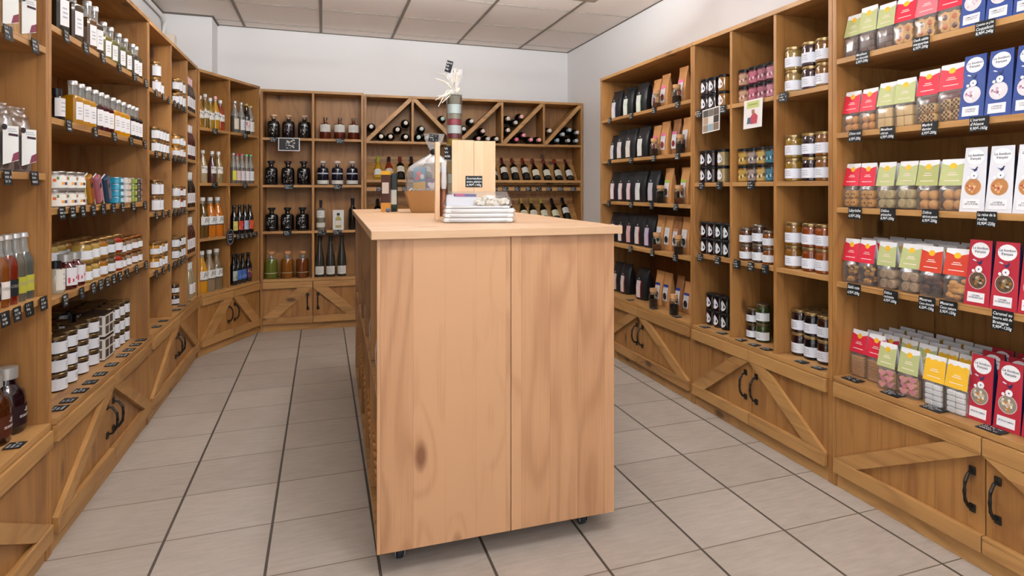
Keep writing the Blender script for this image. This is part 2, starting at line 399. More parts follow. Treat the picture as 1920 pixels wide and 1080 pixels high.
# ------------------------------------------------------------------ shelving units
TH = .021
IRON = mat('#3a3733', .42, 0, .85)
class Unit:
    def __init__(s, key, nm, x, y, deg, w, depth, levels, cols, top, label, doors=2):
        s.nm, s.x, s.y, s.a, s.w, s.d, s.lv, s.cols, s.top = nm, x, y, R(deg), w, depth, levels, cols, top
        s.root = empty('shelving_unit', (x, y, 0), s.a); tag(s.root, label, 'shelving unit', 'pine shelving units')
        s.build(doors)
    def W(s, u, d, z=0):
        c, q = math.cos(s.a), math.sin(s.a); return (s.x+u*c-d*q, s.y+u*q+d*c, z)
    def u(s, px, d=0.0):
        """distance along the shelf of something standing d behind the front edge, read off the photograph's column px"""
        dx, dy = cam2room((px-CX)/F_PX, 1.0)
        c, q = math.cos(s.a), math.sin(s.a)
        ox, oy = s.x-d*q, s.y+d*c
        det = dx*(-q)+c*dy   # k*(dx,dy) = (ox,oy)+t*(c,q)
        k = (ox*(-q)+c*oy)/det
        return (k*dx-ox)*c+(k*dy-oy)*q
    def build(s, doors):
        w, d, top = s.w, s.d, s.top; rt = s.root; b = .0015
        e = .0008
        for k, x in enumerate((e, w-TH-e)): ob('side_panel', MB().box(x, x+TH, 0, d, 0, top-TH, WOOD_V, bev=b), rt)
        ob('top_panel', MB().box(e, w-e, -.004, d, top-TH, top, WOOD_H, bev=b), rt)
        ob('back_panel', MB().box(TH+e, w-TH-e, d-.012, d-.001, .06, top-TH, WOOD_V), rt)
        edges = [TH]+[c for c in s.cols]+[w-TH]
        for c in s.cols: ob('divider', MB().box(c-.0095, c+.0095, .001, d-.012, s.lv[-1], top-TH, WOOD_V, bev=b), rt)
        for i, z in enumerate(s.lv):
            lv = z if isinstance(z, (list, tuple)) else None
            last = i == len(s.lv)-1
            for j in range(len(edges)-1):
                if last and j: continue
                x0 = edges[j]+(.0095 if j else e); x1 = edges[j+1]-(.0095 if j < len(edges)-2 else e)
                if last: x1 = w-TH-e; x0 = TH+e
                ob('shelf', MB().box(x0, x1, (-.012 if last else .001), d-.012, z-TH, z, WOOD_H, bev=b), rt)
        ob('plinth', MB().box(TH+e, w-TH-e, .004, .024, 0, .062, WOOD_H, bev=b), rt)
        ztop = s.lv[-1]-TH; dw = (w-2*TH)/doors
        for k in range(doors):
            x0 = TH+k*dw+.002; x1 = TH+(k+1)*dw-.002; z0, z1 = .066, ztop-.004
            dr = ob('door', MB().box(x0, x1, .0, .018, z0, z1, WOOD_V, bev=b), rt)
            ob('rail', MB().box(x0, x1, -.02, -.0005, z1-.052, z1+.002, WOOD_H, bev=.002), dr)
            ob('rail', MB().box(x0, x1, -.02, -.0005, z0-.004, z0+.05, WOOD_H, bev=.002), dr)
            zb, zt = z0+.05, z1-.052; c = .115
            if k % 2 == 0: pts = [(x0, zb), (x0+c, zb), (x1, zt), (x1-c, zt)]
            else: pts = [(x1, zb), (x0, zt), (x0+c, zt), (x1-c, zb)][::-1]; pts = [(x1-c, zb), (x1, zb), (x0+c, zt), (x0, zt)]
            # brace grain follows its own direction
            ob('brace', MB().prism(pts, -.017, -.0005, WOOD_H), dr)
            hx = x1-.038 if k % 2 == 0 else x0+.038; hz = (z0+z1)/2+.0; hy = -.0005
            hm = MB(); hm.box(hx-.011, hx+.011, hy-.006, hy, hz+.045, hz+.072, IRON, bev=.003); hm.box(hx-.011, hx+.011, hy-.006, hy, hz-.072, hz-.045, IRON, bev=.003)
            hm.tube([(hx, hy-.005, hz+.055), (hx, hy-.02, hz+.052), (hx, hy-.034, hz+.03), (hx, hy-.037, hz), (hx, hy-.034, hz-.03), (hx, hy-.02, hz-.052), (hx, hy-.005, hz-.055)], [.0045, .005, .0057, .006, .0057, .005, .0045], IRON, 8)
            ob('handle', hm, dr, 'dark iron pull handle')
        return s
ANG_C = 65.3
L1 = Unit('L1', 'pasta shelving', -.82, 1.22, 90, 1.245, .34, [1.627, 1.228, .84, .437], [], 2.035, 'tall pine shelving unit at the left edge holding pasta bags and bottles')
L2 = Unit('L2', 'oil shelving', -.82, 2.465, 90, 1.235, .34, [1.713, 1.412, 1.115, .82, .437], [], 2.035, 'wide undivided pine shelving unit on the left with oil bottles and stacked jars')
L3 = Unit('L3', 'narrow shelving', -.82, 3.70, 90, 1.317, .34, [1.695, 1.375, 1.056, .75, .44], [.52, .985], 2.03, 'left pine shelving unit with three narrow columns of small jars')
L4 = Unit('L4', 'corner shelving', -.815, 5.02, ANG_C, .79, .245, [1.613, 1.221, .827, .432], [.374], 2.02, 'angled pine shelving unit in the far left corner holding juice bottles')
B1 = Unit('B1', 'spirits shelving', -.482, 5.728, -3.63, .815, .215, [1.602, 1.211, .827, .432], [.408], 2.0, 'pine shelving unit on the back wall holding spirits bottles')
b2x, b2y, _z = B1.W(.816, 0)
R1 = Unit('R1', 'coffee shelving', 1.91, 4.25, -90, 1.235, .405, [1.676, 1.382, 1.09, .798, .437], [], 1.985, 'pine shelving unit on the right holding black and kraft coffee bags')
R2 = Unit('R2', 'jam shelving', 1.91, 3.015, -90, 1.02, .405, [1.6, 1.212, .827, .437], [.348, .676], 1.985, 'right pine shelving unit with three columns of jam and honey jars')
R3 = Unit('R3', 'biscuit shelving', 1.91, 1.995, -90, 1.25, .405, [1.692, 1.4, 1.106, .812, .44], [], 1.985, 'nearest right pine shelving unit holding biscuit bags and gift boxes')


import re
# ------------------------------------------------------------------ product prototypes (front faces -y, base at z = 0)
def loft(mb, secs, m, seg=20, q=4, T=None, mats=None, caps=True):
    """secs: (half width, half depth, z, centre y) superellipse sections"""
    v = []; n = len(secs)
    for s_ in secs:
        hx, hy, z = s_[:3]; cy = s_[3] if len(s_) > 3 else 0
        for k in range(seg):
            a = 2*PI*(k+.5)/seg; c, d = math.cos(a), math.sin(a); den = (abs(c)**q+abs(d)**q)**(1/q)
            v.append((hx*c/den, cy+hy*d/den, z))
    for i in range(n-1):
        pass
    f = [(i*seg+k, i*seg+(k+1) % seg, (i+1)*seg+(k+1) % seg, (i+1)*seg+k) for i in range(n-1) for k in range(seg)]
    mb.add(v, f, m, True, T)
    if not caps: return mb
    mb.add(v[:seg], [tuple(reversed(range(seg)))], m, False, T); mb.add(v[(n-1)*seg:], [tuple(range(seg))], m, False, T)
    return mb
GOLD = mat('#b9925a', .3, 0, .9); SILV = mat('#b9b7b2', .28, 0, .9); BLK = mat('#17171a', .35, .3); WHT = mat('#e9e9ea', .6); PAPER = mat('#dfe1e6', .65)
BRONZE = mat('#8a7350', .3, 0, .9); DGREY = mat('#4b4b50', .6); CORK = mat('#c29467', .8); INK = mat('#3c3f4a', .7)
def fine_print(mb, x0, x1, z0, z1, rows, y, m, arc_r=None, seed=1):
    rg = random.Random(seed)
    for i in range(rows):
        z = z1-(z1-z0)*(i+.5)/rows; t = (z1-z0)/rows*.2; a = rg.random()*.25; b = rg.random()*.3
        xa, xb = x0+(x1-x0)*a*.6, x1-(x1-x0)*b*.6
        if arc_r: mb.arc(arc_r, z-t, z+t, xa/arc_r, xb/arc_r, m, 4)
        else: mb.add([(xa, y, z-t), (xb, y, z-t), (xb, y, z+t), (xa, y, z+t)], [(0, 1, 2, 3)], m)
def dk_(c, k):
    c = c.lstrip('#'); return '#'+''.join('%02x' % int(int(c[i:i+2], 16)*k) for i in (0, 2, 4))
_P = {}
def cached(fn):
    def g(*a, **k):
        key = (fn.__name__, repr(a), repr(sorted(k.items())))
        if key not in _P: _P[key] = fn(*a, **k)
        return _P[key]
    return g
@cached
def jar(r, h, fill, lid, lab='band', labc='#dfe1e6', lidh=.012, seg=18, neck=.86):
    b = MB(); fm = mat(dk_(fill, .8), .18, .9); n = h-lidh
    b.lathe([(r*.9, 0), (r, .004), (r, n-.016), (r*.96, n-.008), (r*neck, n-.003), (r*neck, n)], fm, seg)
    l = MB(); l.lathe([(r*neck+.0025, 0), (r*neck+.003, .001), (r*neck+.003, lidh-.002), (r*neck+.001, lidh)], mat(lid, .3, .2, .85 if lid not in ('#17171a', '#eeeeee') else 0), seg, T=Matrix.Translation((0, 0, n)))
    p = MB(); rr = r+.0006
    if lab == 'band': p.arc(rr, h*.13, h*.55, R(-100), R(100), mat(labc, .65), 14); fine_print(p, -.4*r, .5*r, h*.22, h*.48, 3, 0, INKL, rr+.0003, 3)
    elif lab == 'tall': p.arc(rr, h*.1, h*.72, R(-95), R(95), mat(labc, .65), 14); fine_print(p, -.3*r, .4*r, h*.25, h*.6, 3, 0, INKL, rr+.0003, 4)
    elif lab == 'drop':   # white teardrop sticker
        pts = []; rho = .66*r
        for k in range(17):
            t = 2*PI*k/16; x = math.sin(t)*rho; z = math.cos(t)*rho
            if math.cos(t) > .3: z = rho*(.3+1.75*(math.cos(t)-.3)); x *= 1-.45*(math.cos(t)-.3)
            a = R(-90)+R(2)+x/rr; pts.append((rr*math.cos(a), rr*math.sin(a), h*.4+z))
        a = R(-90)+R(2); c0 = (rr*math.cos(a)*1.02, rr*math.sin(a)*1.02, h*.42)
        p.add(pts+[c0], [(k+1, k, 17) for k in range(16)], mat(labc, .65)); p.add([(rr*1.01*math.cos(a+q), rr*1.01*math.sin(a+q), h*.66+z) for q, z in ((-.06, 0), (.06, 0), (.06, .004), (-.06, .004))], [(0, 1, 2, 3)], DGREY)
    elif lab == 'wrap':   # colourful printed wrap
        cs = labc.split('|')
        p.arc(rr, h*.08, h*.72, R(-110), R(110), mat(cs[0], .5), 16)
        rg = random.Random(len(cs)+int(r*1e4))
        for i in range(9):
            a0 = R(-80+18*i+rg.random()*6); z0 = h*(.14+.4*rg.random()); p.arc(rr+.0004, z0, z0+h*.16, a0, a0+R(9+10*rg.random()), mat(cs[1+i % (len(cs)-1)], .5), 3)
    return Proto('jar', b, [('lid', l), ('paper_label', p, None)])
INKL = mat('#b0b2b9', .7)
@cached
def square_bottle(w, h, fill, cap='#d9d8d6', full=.9, rot=0):
    b = MB(); hb = h*.66
    q = 9
    prof = [(w*.49, 0), (w*.5, .003), (w*.5, hb*.9)]
    loft(b, [(w*.48, w*.48, 0), (w*.5, w*.5, .003), (w*.5, w*.5, hb*full)], mat(fill, .12, 1), 24, 9)
    loft(b, [(w*.5, w*.5, hb*full), (w*.5, w*.5, hb-.006), (w*.42, w*.42, hb), (w*.27, w*.27, hb+.004)], mat(fill, .12, 1), 24, 7)
    g = MB(); g.lathe([(w*.27, 0), (w*.26, h*.1), (w*.28, h*.24)], GLASSN, 16, T=Matrix.Translation((0, 0, hb+.003)))
    c = MB(); c.lathe([(w*.31, 0), (w*.315, .002), (w*.315, h*.085), (w*.29, h*.095)], mat(cap, .35, 0, .6), 16, T=Matrix.Translation((0, 0, h*.905)))
    p = MB(); y = -w*.5-.0006
    p.add([(-w*.36, y, hb*.2), (w*.36, y, hb*.2), (w*.36, y, hb*.8), (-w*.36, y, hb*.8)], [(0, 1, 2, 3)], WHT)
    fine_print(p, -w*.2, w*.25, hb*.35, hb*.65, 3, y-.0004, INKL)
    return Proto('bottle', b, [('neck', g), ('screw_cap', c), ('paper_label', p)])
GLASSN = mat('#c9cfca', .06, 1, 0)
def mat_neck():
    m = bpy.data.materials.new('clear_neck_glass'); m.use_nodes = True; b = m.node_tree.nodes['Principled BSDF']
    b.inputs['Base Color'].default_value = (*lin('#dfe4e0'), 1); b.inputs['Roughness'].default_value = .05
    b.inputs['Transmission Weight'].default_value = .75; b.inputs['IOR'].default_value = 1.25; b.inputs['Coat Weight'].default_value = 1; b.inputs['Coat Roughness'].default_value = .03
    return m
GLASSN = mat_neck()
@cached
def bottle(kind, h, r, fill, cap, labc='#e6e5e2', lz=(.12, .36), capk='screw', glass=None, text=None, textc='#30343c', fullz=1.0, band=None):
    """round bottles; kind gives the outline"""
    K = dict(
        juice=[(.96, 0), (1, .02), (1, .48), (.95, .55), (.72, .66), (.46, .77), (.37, .84), (.36, .93), (.36, .95)],
        beer=[(.96, 0), (1, .015), (1, .53), (.93, .6), (.6, .7), (.42, .78), (.38, .93), (.42, .95)],
        wine=[(.96, 0), (1, .01), (1, .56), (.96, .62), (.7, .69), (.44, .735), (.38, .78), (.37, .95), (.39, .97)],
        burg=[(.96, 0), (1, .01), (1, .42), (.95, .5), (.75, .6), (.5, .7), (.38, .78), (.34, .95), (.37, .97)],
        flute=[(.96, 0), (1, .01), (1, .35), (.93, .46), (.7, .62), (.5, .76), (.4, .88), (.38, .96)],
        apoth=[(.94, 0), (1, .03), (1, .52), (.96, .62), (.8, .7), (.4, .75), (.3, .78), (.3, .87)],
        flask=[(.92, 0), (1, .03), (1, .55), (.97, .65), (.85, .71), (.4, .755), (.33, .79), (.33, .87), (.43, .875), (.43, .895)],
        squat=[(.94, 0), (1, .03), (1, .6), (.97, .68), (.5, .73), (.28, .76), (.28, .86)],
        jug=[(.9, 0), (1, .04), (1, .5), (.9, .62), (.6, .72), (.52, .76), (.5, .86), (.56, .88)])[kind]
    b = MB(); fm = mat(dk_(fill, .82), .1, 1); gm = glass or fm
    prof = [(r*a, h*z) for a, z in K]; mats = [fm if z <= fullz else (GLASSN if glass is None and fullz < 1 else gm) for a, z in K[1:]]
    b.lathe(prof, fm, 20, mats=mats)
    zt, rt = K[-1][1]*h, K[-1][0]*r
    c = MB(); T = Matrix.Translation((0, 0, zt)); cm = mat(cap, .35, .2, .5 if cap in ('#b9b7b2', '#c9c8c6') else 0)
    if capk == 'screw': c.lathe([(rt+.001, -.012), (rt+.0025, -.011), (rt+.0025, h-zt-.001), (rt*.9, h-zt)], cm, 16, T=T)
    elif capk == 'crown': c.lathe([(rt+.003, -.004), (rt+.001, h-zt-.002), (rt*.8, h-zt)], cm, 16, T=T)
    elif capk == 'foil': c.lathe([(rt+.0012, -h*.2), (rt+.0012, -.004), (rt+.002, -.003), (rt+.002, h-zt-.002), (rt*.9, h-zt)], cm, 16, T=T)
    elif capk == 'cork': c.lathe([(rt*.85, -.01), (rt*1.0, .002), (rt*1.35, .004), (rt*1.35, h-zt-.002), (rt*1.2, h-zt)], cm, 16, T=T)
    parts = [('cap', c)]
    if labc:
        p = MB(); rr = r+.0006; z0, z1 = lz[0]*h, lz[1]*h
        cs = labc.split('|')
        p.arc(rr, z0, z1, R(-66), R(66), mat(cs[0], .6), 14)
        if text:
            add = MB(); vs_, fs, m = text_mesh(text, (z1-z0)*.62/len(text), mat(textc, .6), width=r*1.7)
            zc = (z0+z1)/2+(z1-z0)*.08
            p.add([((rr+.0006)*math.sin(x/rr), -(rr+.0006)*math.cos(x/rr), z+zc) for x, y, z in vs_], fs, m)
        elif len(cs) == 1: fine_print(p, -r*.5, r*.55, z0+(z1-z0)*.2, z1-(z1-z0)*.15, 3, 0, INKL, rr+.0004, 5)
        else:
            rg = random.Random(hash(labc) % 1000 if False else len(labc)*7+ord(labc[2]))
            for i in range(10):
                a0 = R(-60+11*i+rg.random()*6); q0 = z0+(z1-z0)*(.08+.55*rg.random()); p.arc(rr+.0004, q0, q0+(z1-z0)*(.12+.2*rg.random()), a0, a0+R(7+8*rg.random()), mat(cs[1+i % (len(cs)-1)], .6), 3)
        parts.append(('paper_label', p))
    if band:
        p2 = MB(); p2.arc(r+.0006, band[0]*h, band[1]*h, R(-95), R(95), mat(band[2], .6), 14); parts.append(('band_label', p2))
    return Proto('bottle', b, parts)
@cached
def apothecary(h, r, fill, cap, art, kind='apoth'):
    """spirit bottle with pale printed drawing on dark glass"""
    base = bottle(kind, h, r, fill, cap, None, capk='cork')
    p = MB(); rg = random.Random(ord(art[1])+int(h*1000)); m = mat(art, .4, .2); rr = r+.0006
    for i in range(26):
        a0 = R(rg.uniform(-42, 36)); z0 = h*rg.uniform(.1, .5); 
        dx = rg.uniform(.03, .16); dz = h*rg.uniform(.01, .05); sk = rg.uniform(-.03, .04)
        P = [(a0, z0), (a0+dx, z0+sk*h*.5), (a0+dx*1.1, z0+dz+sk*h*.5), (a0+.02, z0+dz)]
        p.add([(rr*math.sin(a), -rr*math.cos(a), z) for a, z in P], [(0, 1, 2, 3)], m)
    p.arc(rr, h*.545, h*.57, R(-24), R(24), m, 5)
    return Proto('spirit_bottle', base.root, [('stopper', base.parts[0][1]), ('printed_art', p)])
@cached
def pouch(w, h, dp, col, labc, stripe='#d88', labx=0, labw=.5, matte=.45, top='fold', pic=None, lz=(.07, .62), valve=True):
    b = MB(); m = mat(col, matte, .15)
    hw, hd = w/2, dp/2
    if top == 'fold':
        secs = [(hw*.94, hd*.95, 0), (hw, hd, .006), (hw*1.0, hd*1.05, h*.4), (hw*.99, hd*.85, h*.68), (hw*.97, hd*.4, h*.88), (hw*.95, hd*.22, h*.93), (hw*.95, .006, h)]
    else:
        secs = [(hw*.92, hd*.9, 0), (hw*.95, hd, .005), (hw*.95, hd*1.05, h*.35), (hw*.93, hd*.7, h*.65), (hw*.95, hd*.25, h*.86), (hw, .0025, h*.9), (hw*1.05, .002, h)]
    loft(b, secs, m, 24, 5)
    # crumples
    rg = random.Random(int(w*1e4)+ord(col[1]))
    b.v = [(x+rg.uniform(-1, 1)*.0008, y+rg.uniform(-1, 1)*.0016*(1 if z > .01 else 0), z) for x, y, z in b.v]
    if top == 'fold': b.box(-hw*.95, hw*.95, -.009, .009, h*.985, h+.004, m, bev=.002)
    p = MB(); x0, x1 = (labx-labw/2)*w, (labx+labw/2)*w; z0, z1 = lz[0]*h, lz[1]*h
    def yy(z):
        for (a, bb) in zip(secs, secs[1:]):
            if a[2] <= z <= bb[2]: t = (z-a[2])/(bb[2]-a[2]); return -(a[1]+(bb[1]-a[1])*t)
        return -hd
    def quad(xa, xb, za, zb, mm, off=.0025):
        n = 5; v = []
        for i in range(n+1):
            z = za+(zb-za)*i/n; v += [(xa, yy(z)-off, z), (xb, yy(z)-off, z)]
        p.add(v, [(2*i, 2*i+1, 2*i+3, 2*i+2) for i in range(n)], mm)
    quad(x0, x1, z0, z1, mat(labc, .6))
    if stripe: quad(x0+(x1-x0)*.84, x1, z0, z1, mat(stripe, .6), .0029)
    for i in range(4): quad(x0+(x1-x0)*.12, x0+(x1-x0)*.6, z1-(z1-z0)*(.1+.09*i), z1-(z1-z0)*(.075+.09*i), INKL, .003)
    if pic:
        zc = z0+(z1-z0)*.3; rr = (x1-x0)*.36; v = [((x0+x1)/2, yy(zc)-.004, zc)]+[((x0+x1)/2+rr*math.cos(t), yy(zc)-.0038, zc+rr*1.05*math.sin(t)) for t in [2*PI*k/14 for k in range(14)]]
        p.add(v, [(0, 1+k, 1+(k+1) % 14) for k in range(14)], mat(pic[0], .6))
        quad(x0, x1, z1-(z1-z0)*.16, z1, mat(pic[1], .6), .0031)
    parts = [('paper_label', p)]
    if valve:
        v_ = MB(); z = h*.68; v_.add([(-.009+labx*w, yy(z)-.003, z+.006), (labx*w, yy(z-.008)-.003, z-.01), (.009+labx*w, yy(z)-.003, z+.006)], [(0, 1, 2)], mat('#8d8f92', .4)); parts.append(('seal_mark', v_))
    return Proto('coffee_bag' if col in ('#232427', '#1b1c1f', '#26262a') else 'kraft_bag', b, parts)
@cached
def cork_jar(r, h, fill, level=.5):
    b = MB(); b.lathe([(r*.9, 0), (r, .004), (r, h*.62), (r*.9, h*.7), (r*.72, h*.74), (r*.72, h*.8)], GLASS, 16)
    f = MB(); f.lathe([(r*.85, .003), (r*.92, .006), (r*.92, h*level), (r*.5, h*level+.003)], mat(fill, .9), 14)
    c = MB(); c.lathe([(r*.66, h*.7), (r*.7, h*.8), (r*.8, h*.81), (r*.82, h), (r*.75, h)], CORK, 14)
    return Proto('sample_jar', b, [('cork', c), ('contents', f)])

# ---- biscuits inside cellophane
def contents(kind, w, d, h):
    b = MB(); rg = random.Random(ord(kind[0])*31+ord(kind[1])); 
    x0 = -w/2+.004; 
    if kind in ('cocoa', 'pale', 'wrap'):
        cm = {'cocoa': mat('#6d5248', .9), 'pale': mat('#dcbc84', .85), 'wrap': mat('#ecebea', .6)}[kind]
        nx, nz = (2, 3) if kind != 'wrap' else (2, 4); sx = (w-.01)/nx; sz = h/nz
        if kind == 'pale': nz = 2; sz = h/nz
        for k in range(2):
            for i in range(nx):
                for j in range(nz):
                    b.box(x0+i*sx+.001, x0+(i+1)*sx-.001, -d/2+.003+k*(d/2-.003)+.001, -d/2+.003+(k+1)*(d/2-.003)-.001, .002+j*sz, .002+(j+1)*sz-.0015, cm, bev=.003)
        if kind == 'wrap': b.box(-w/2+.002, w/2-.002, -d*.18, d/2-.002, .002, h, mat('#7d6248', .6))
    elif kind == 'fingers':
        n = 9
        for j in range(n):
            z = .003+j*(h-.004)/n; t = (h-.004)/n-.001
            b.box(x0+rg.uniform(0, .003), w/2-.003-rg.uniform(0, .003), -d/2+.003, d/2-.003, z, z+t, mat('#c08a50', .8), bev=min(.003, t*.4))
    elif kind in ('swirl', 'swirl2', 'pretzel', 'check'):
        R0 = w/4-.0015; nz = max(2, int(h/(2*R0))); cm = {'swirl': '#c3ad7b', 'swirl2': '#b79a78', 'pretzel': '#c9903f', 'check': '#d8b06c'}[kind]; dk = {'swirl': '#8f8a5c', 'swirl2': '#7d6450', 'pretzel': '#6b3f17', 'check': '#4a2a1e'}[kind]
        for j in range(nz):
            for i in range(2):
                cx_ = x0+.001+R0*(1+2*i)*.98; cz = .002+R0*(1+2*j)
                b.lathe([(R0*.85, 0), (R0, .003), (R0, d-.012), (R0*.85, d-.008)], mat(cm, .8), 14, T=Matrix.Translation((cx_, d/2-.003, cz)) @ Matrix.Rotation(PI/2, 4, 'X'))
                y = -d/2+.0035
                if kind == 'check':
                    for a in range(4):
                        for c in range(4):
                            if (a+c) % 2: q = R0*.4; xx = cx_-R0*.8+a*q; zz = cz-R0*.8+c*q; b.add([(xx, y, zz), (xx+q, y, zz), (xx+q, y, zz+q), (xx, y, zz+q)], [(0, 1, 2, 3)], mat(dk, .8))
                elif kind == 'pretzel':
                    for sx_ in (-1, 1): b.lathe([(R0*.22, 0), (R0*.2, .001)], mat(dk, .8), 8, T=Matrix.Translation((cx_+sx_*R0*.38, y+.0005, cz)) @ Matrix.Rotation(PI/2, 4, 'X'))
                else:
                    v = []; f = []
                    for t in range(16):
                        a = t*.75; r1 = R0*.12+R0*.045*t; v += [(cx_+r1*math.cos(a), y, cz+r1*math.sin(a)), (cx_+(r1+R0*.1)*math.cos(a), y, cz+(r1+R0*.1)*math.sin(a))]
                    f = [(2*t, 2*t+2, 2*t+3, 2*t+1) for t in range(15)]; b.add(v, f, mat(dk, .8))
    elif kind == 'heart':
        for j in range(3):
            for i in range(2):
                cx_ = -w*.22+i*w*.42; cz = h*(.25+.28*j)+i*.004; s_ = w*.25
                pts = []
                for k in range(16):
                    t = 2*PI*k/16; pts.append((cx_+s_*.95*math.sin(t)**3, cz+s_*.8*(.8125*math.cos(t)-.3125*math.cos(2*t)-.125*math.cos(3*t))))
                yo = -d/2+.004+.006*((i+j) % 2)
                b.prism(pts, yo+.001, yo+.012, mat('#d9a878', .8)); b.prism([(cx_+(x-cx_)*.86, cz+(z-cz)*.86) for x, z in pts], yo, yo+.0012, mat('#e0849a' if (i+j) % 2 else '#ef9aa4', .6))
        b.box(-w*.4, w*.4, -.002, d/2-.004, .002, h*.85, mat('#c99a70', .8), bev=.004)
    elif kind in ('round', 'ball'):
        R0 = w/4-.001; cm = {'round': '#cc8f4c', 'ball': '#cf9a5c'}[kind]; nz = max(2, int(h/(1.9*R0)))
        for k in range(2):
            for j in range(nz):
                for i in range(2): b.sphere((x0+.001+R0*(1+2*i)*.97, -d/2+.003+R0*.8+k*(d-.008-1.6*R0), .002+R0*.9+j*1.8*R0), R0, mat(cm, .8), 12, 8, (1, .8, .93))
    elif kind == 'flower':
        for j in range(2):
            for i in range(2):
                cx_, cz = -w*.2+i*w*.4, h*(.32+.42*j); r0 = w*.25
                pts = [(cx_+(r0*(1+.12*math.cos(8*t)))*math.cos(t), cz+(r0*(1+.12*math.cos(8*t)))*math.sin(t)) for t in [2*PI*k/24 for k in range(24)]]
                b.prism(pts, -d/2+.004+.003*i, -d/2+.014, mat('#d9ab6a', .8)); c_ = '#c0602a' if (i+j) % 2 == 0 else '#5e3440'
                b.sphere((cx_, -d/2+.004+.003*i, cz), r0*.5, mat(c_, .2, .8), 10, 6, (1, .35, 1))
        b.box(-w*.42, w*.42, -d*.1, d/2-.004, .002, h*.8, mat('#cf9f62', .8), bev=.004)
    else:   # irregular lumps
        cols = {'walnut': ('#b07a38', '#6d4420', '#c9974e'), 'choc': ('#5a3424', '#3e241a', '#6e4430'), 'coco': ('#d69a50', '#e0ac62', '#c98c42')}[kind]
        for i in range(34):
            x = rg.uniform(-w*.36, w*.36); z = rg.uniform(.1, .92)*h; y = rg.uniform(-d*.34, d*.3); r0 = rg.uniform(.008, .013)*w/.07
            b.sphere((x, max(y, -d/2+r0*.8), max(z, r0*.7)), r0, mat(cols[i % 3], .8), 8, 6, (1.1, .8, .75))
    return b
@cached
def biscuit_bag(head, kind, w=.072, d=.05, h=.085, hh=.085, lean=.012):
    f = MB()
    loft(f, fine_secs([(w/2-.004, d/2-.002, 0), (w/2, d/2, .004), (w/2, d/2, h*.8), (w/2-.003, d/2*.6, h*1.02), (w/2-.008, .004, h+.02)], 3), CELLO, 22, 6); crumple(f, .0012, random.Random(int(w*1000)+ord(kind[0])), h)
    hd = MB(); z0, z1 = h-.002, h+hh; yb = -d*.34; yt = 0
    def P(x, t, o=0): return (x, yb+(yt-yb)*t-o, z0+(z1-z0)*t)
    W0, W1 = w*.53, w*.49
    def X(x, t): return x*(W0+(W1-W0)*t)
    hd.add([P(X(-1, 0), 0), P(X(1, 0), 0), P(X(1, 1), 1), P(X(-1, 1), 1)], [(0, 1, 2, 3)], WHT)
    hd.add([(X(1, 0), -yb, z0), (X(-1, 0), -yb, z0), (X(-1, 1), .0008, z1), (X(1, 1), .0008, z1)], [(0, 1, 2, 3)], WHT)
    top = ((-1, .84), (-.45, .78), (0, .7), (.45, .78), (1, .84))
    if head == '#e8b634': top = ((-1, .8), (-.7, .86), (-.35, .8), (0, .86), (.35, .8), (.7, .86), (1, .8))
    pts = [P(X(-1, 0), 0, .0006), P(X(1, 0), 0, .0006)]+[P(X(x, t), t, .0006) for x, t in reversed(top)]
    hd.add(pts, [tuple(range(len(pts)))], mat(head, .5))
    if head != '#e8b634':
        n = 16; hd.add([P(X(.3*math.cos(2*PI*k/n), .74), .74+.11*math.sin(2*PI*k/n), .0012) for k in range(n)], [tuple(range(n))], mat('#eab62f', .5))
    for t, ww in ((.46, .3), (.39, .42), (.17, .62)): hd.add([P(X(-ww, t), t, .0012), P(X(ww, t), t, .0012), P(X(ww, t+.02), t+.028, .0012), P(X(-ww, t+.02), t+.028, .0012)], [(0, 1, 2, 3)], mat('#f1dfd6', .6))
    return Proto('biscuit_bag', f, [('header_card', hd), ('biscuits', contents(kind, w-.004, d-.004, h*.86))])
def disc(b, cx_, cz, rx, rz, m, T, o, n=18, rot=0):
    v = []
    for k in range(n):
        t = 2*PI*k/n; x, z = rx*math.cos(t), rz*math.sin(t); v.append((cx_+x*math.cos(rot)-z*math.sin(rot), -o, cz+x*math.sin(rot)+z*math.cos(rot)))
    b.add(v, [tuple(range(n))], m, False, T)
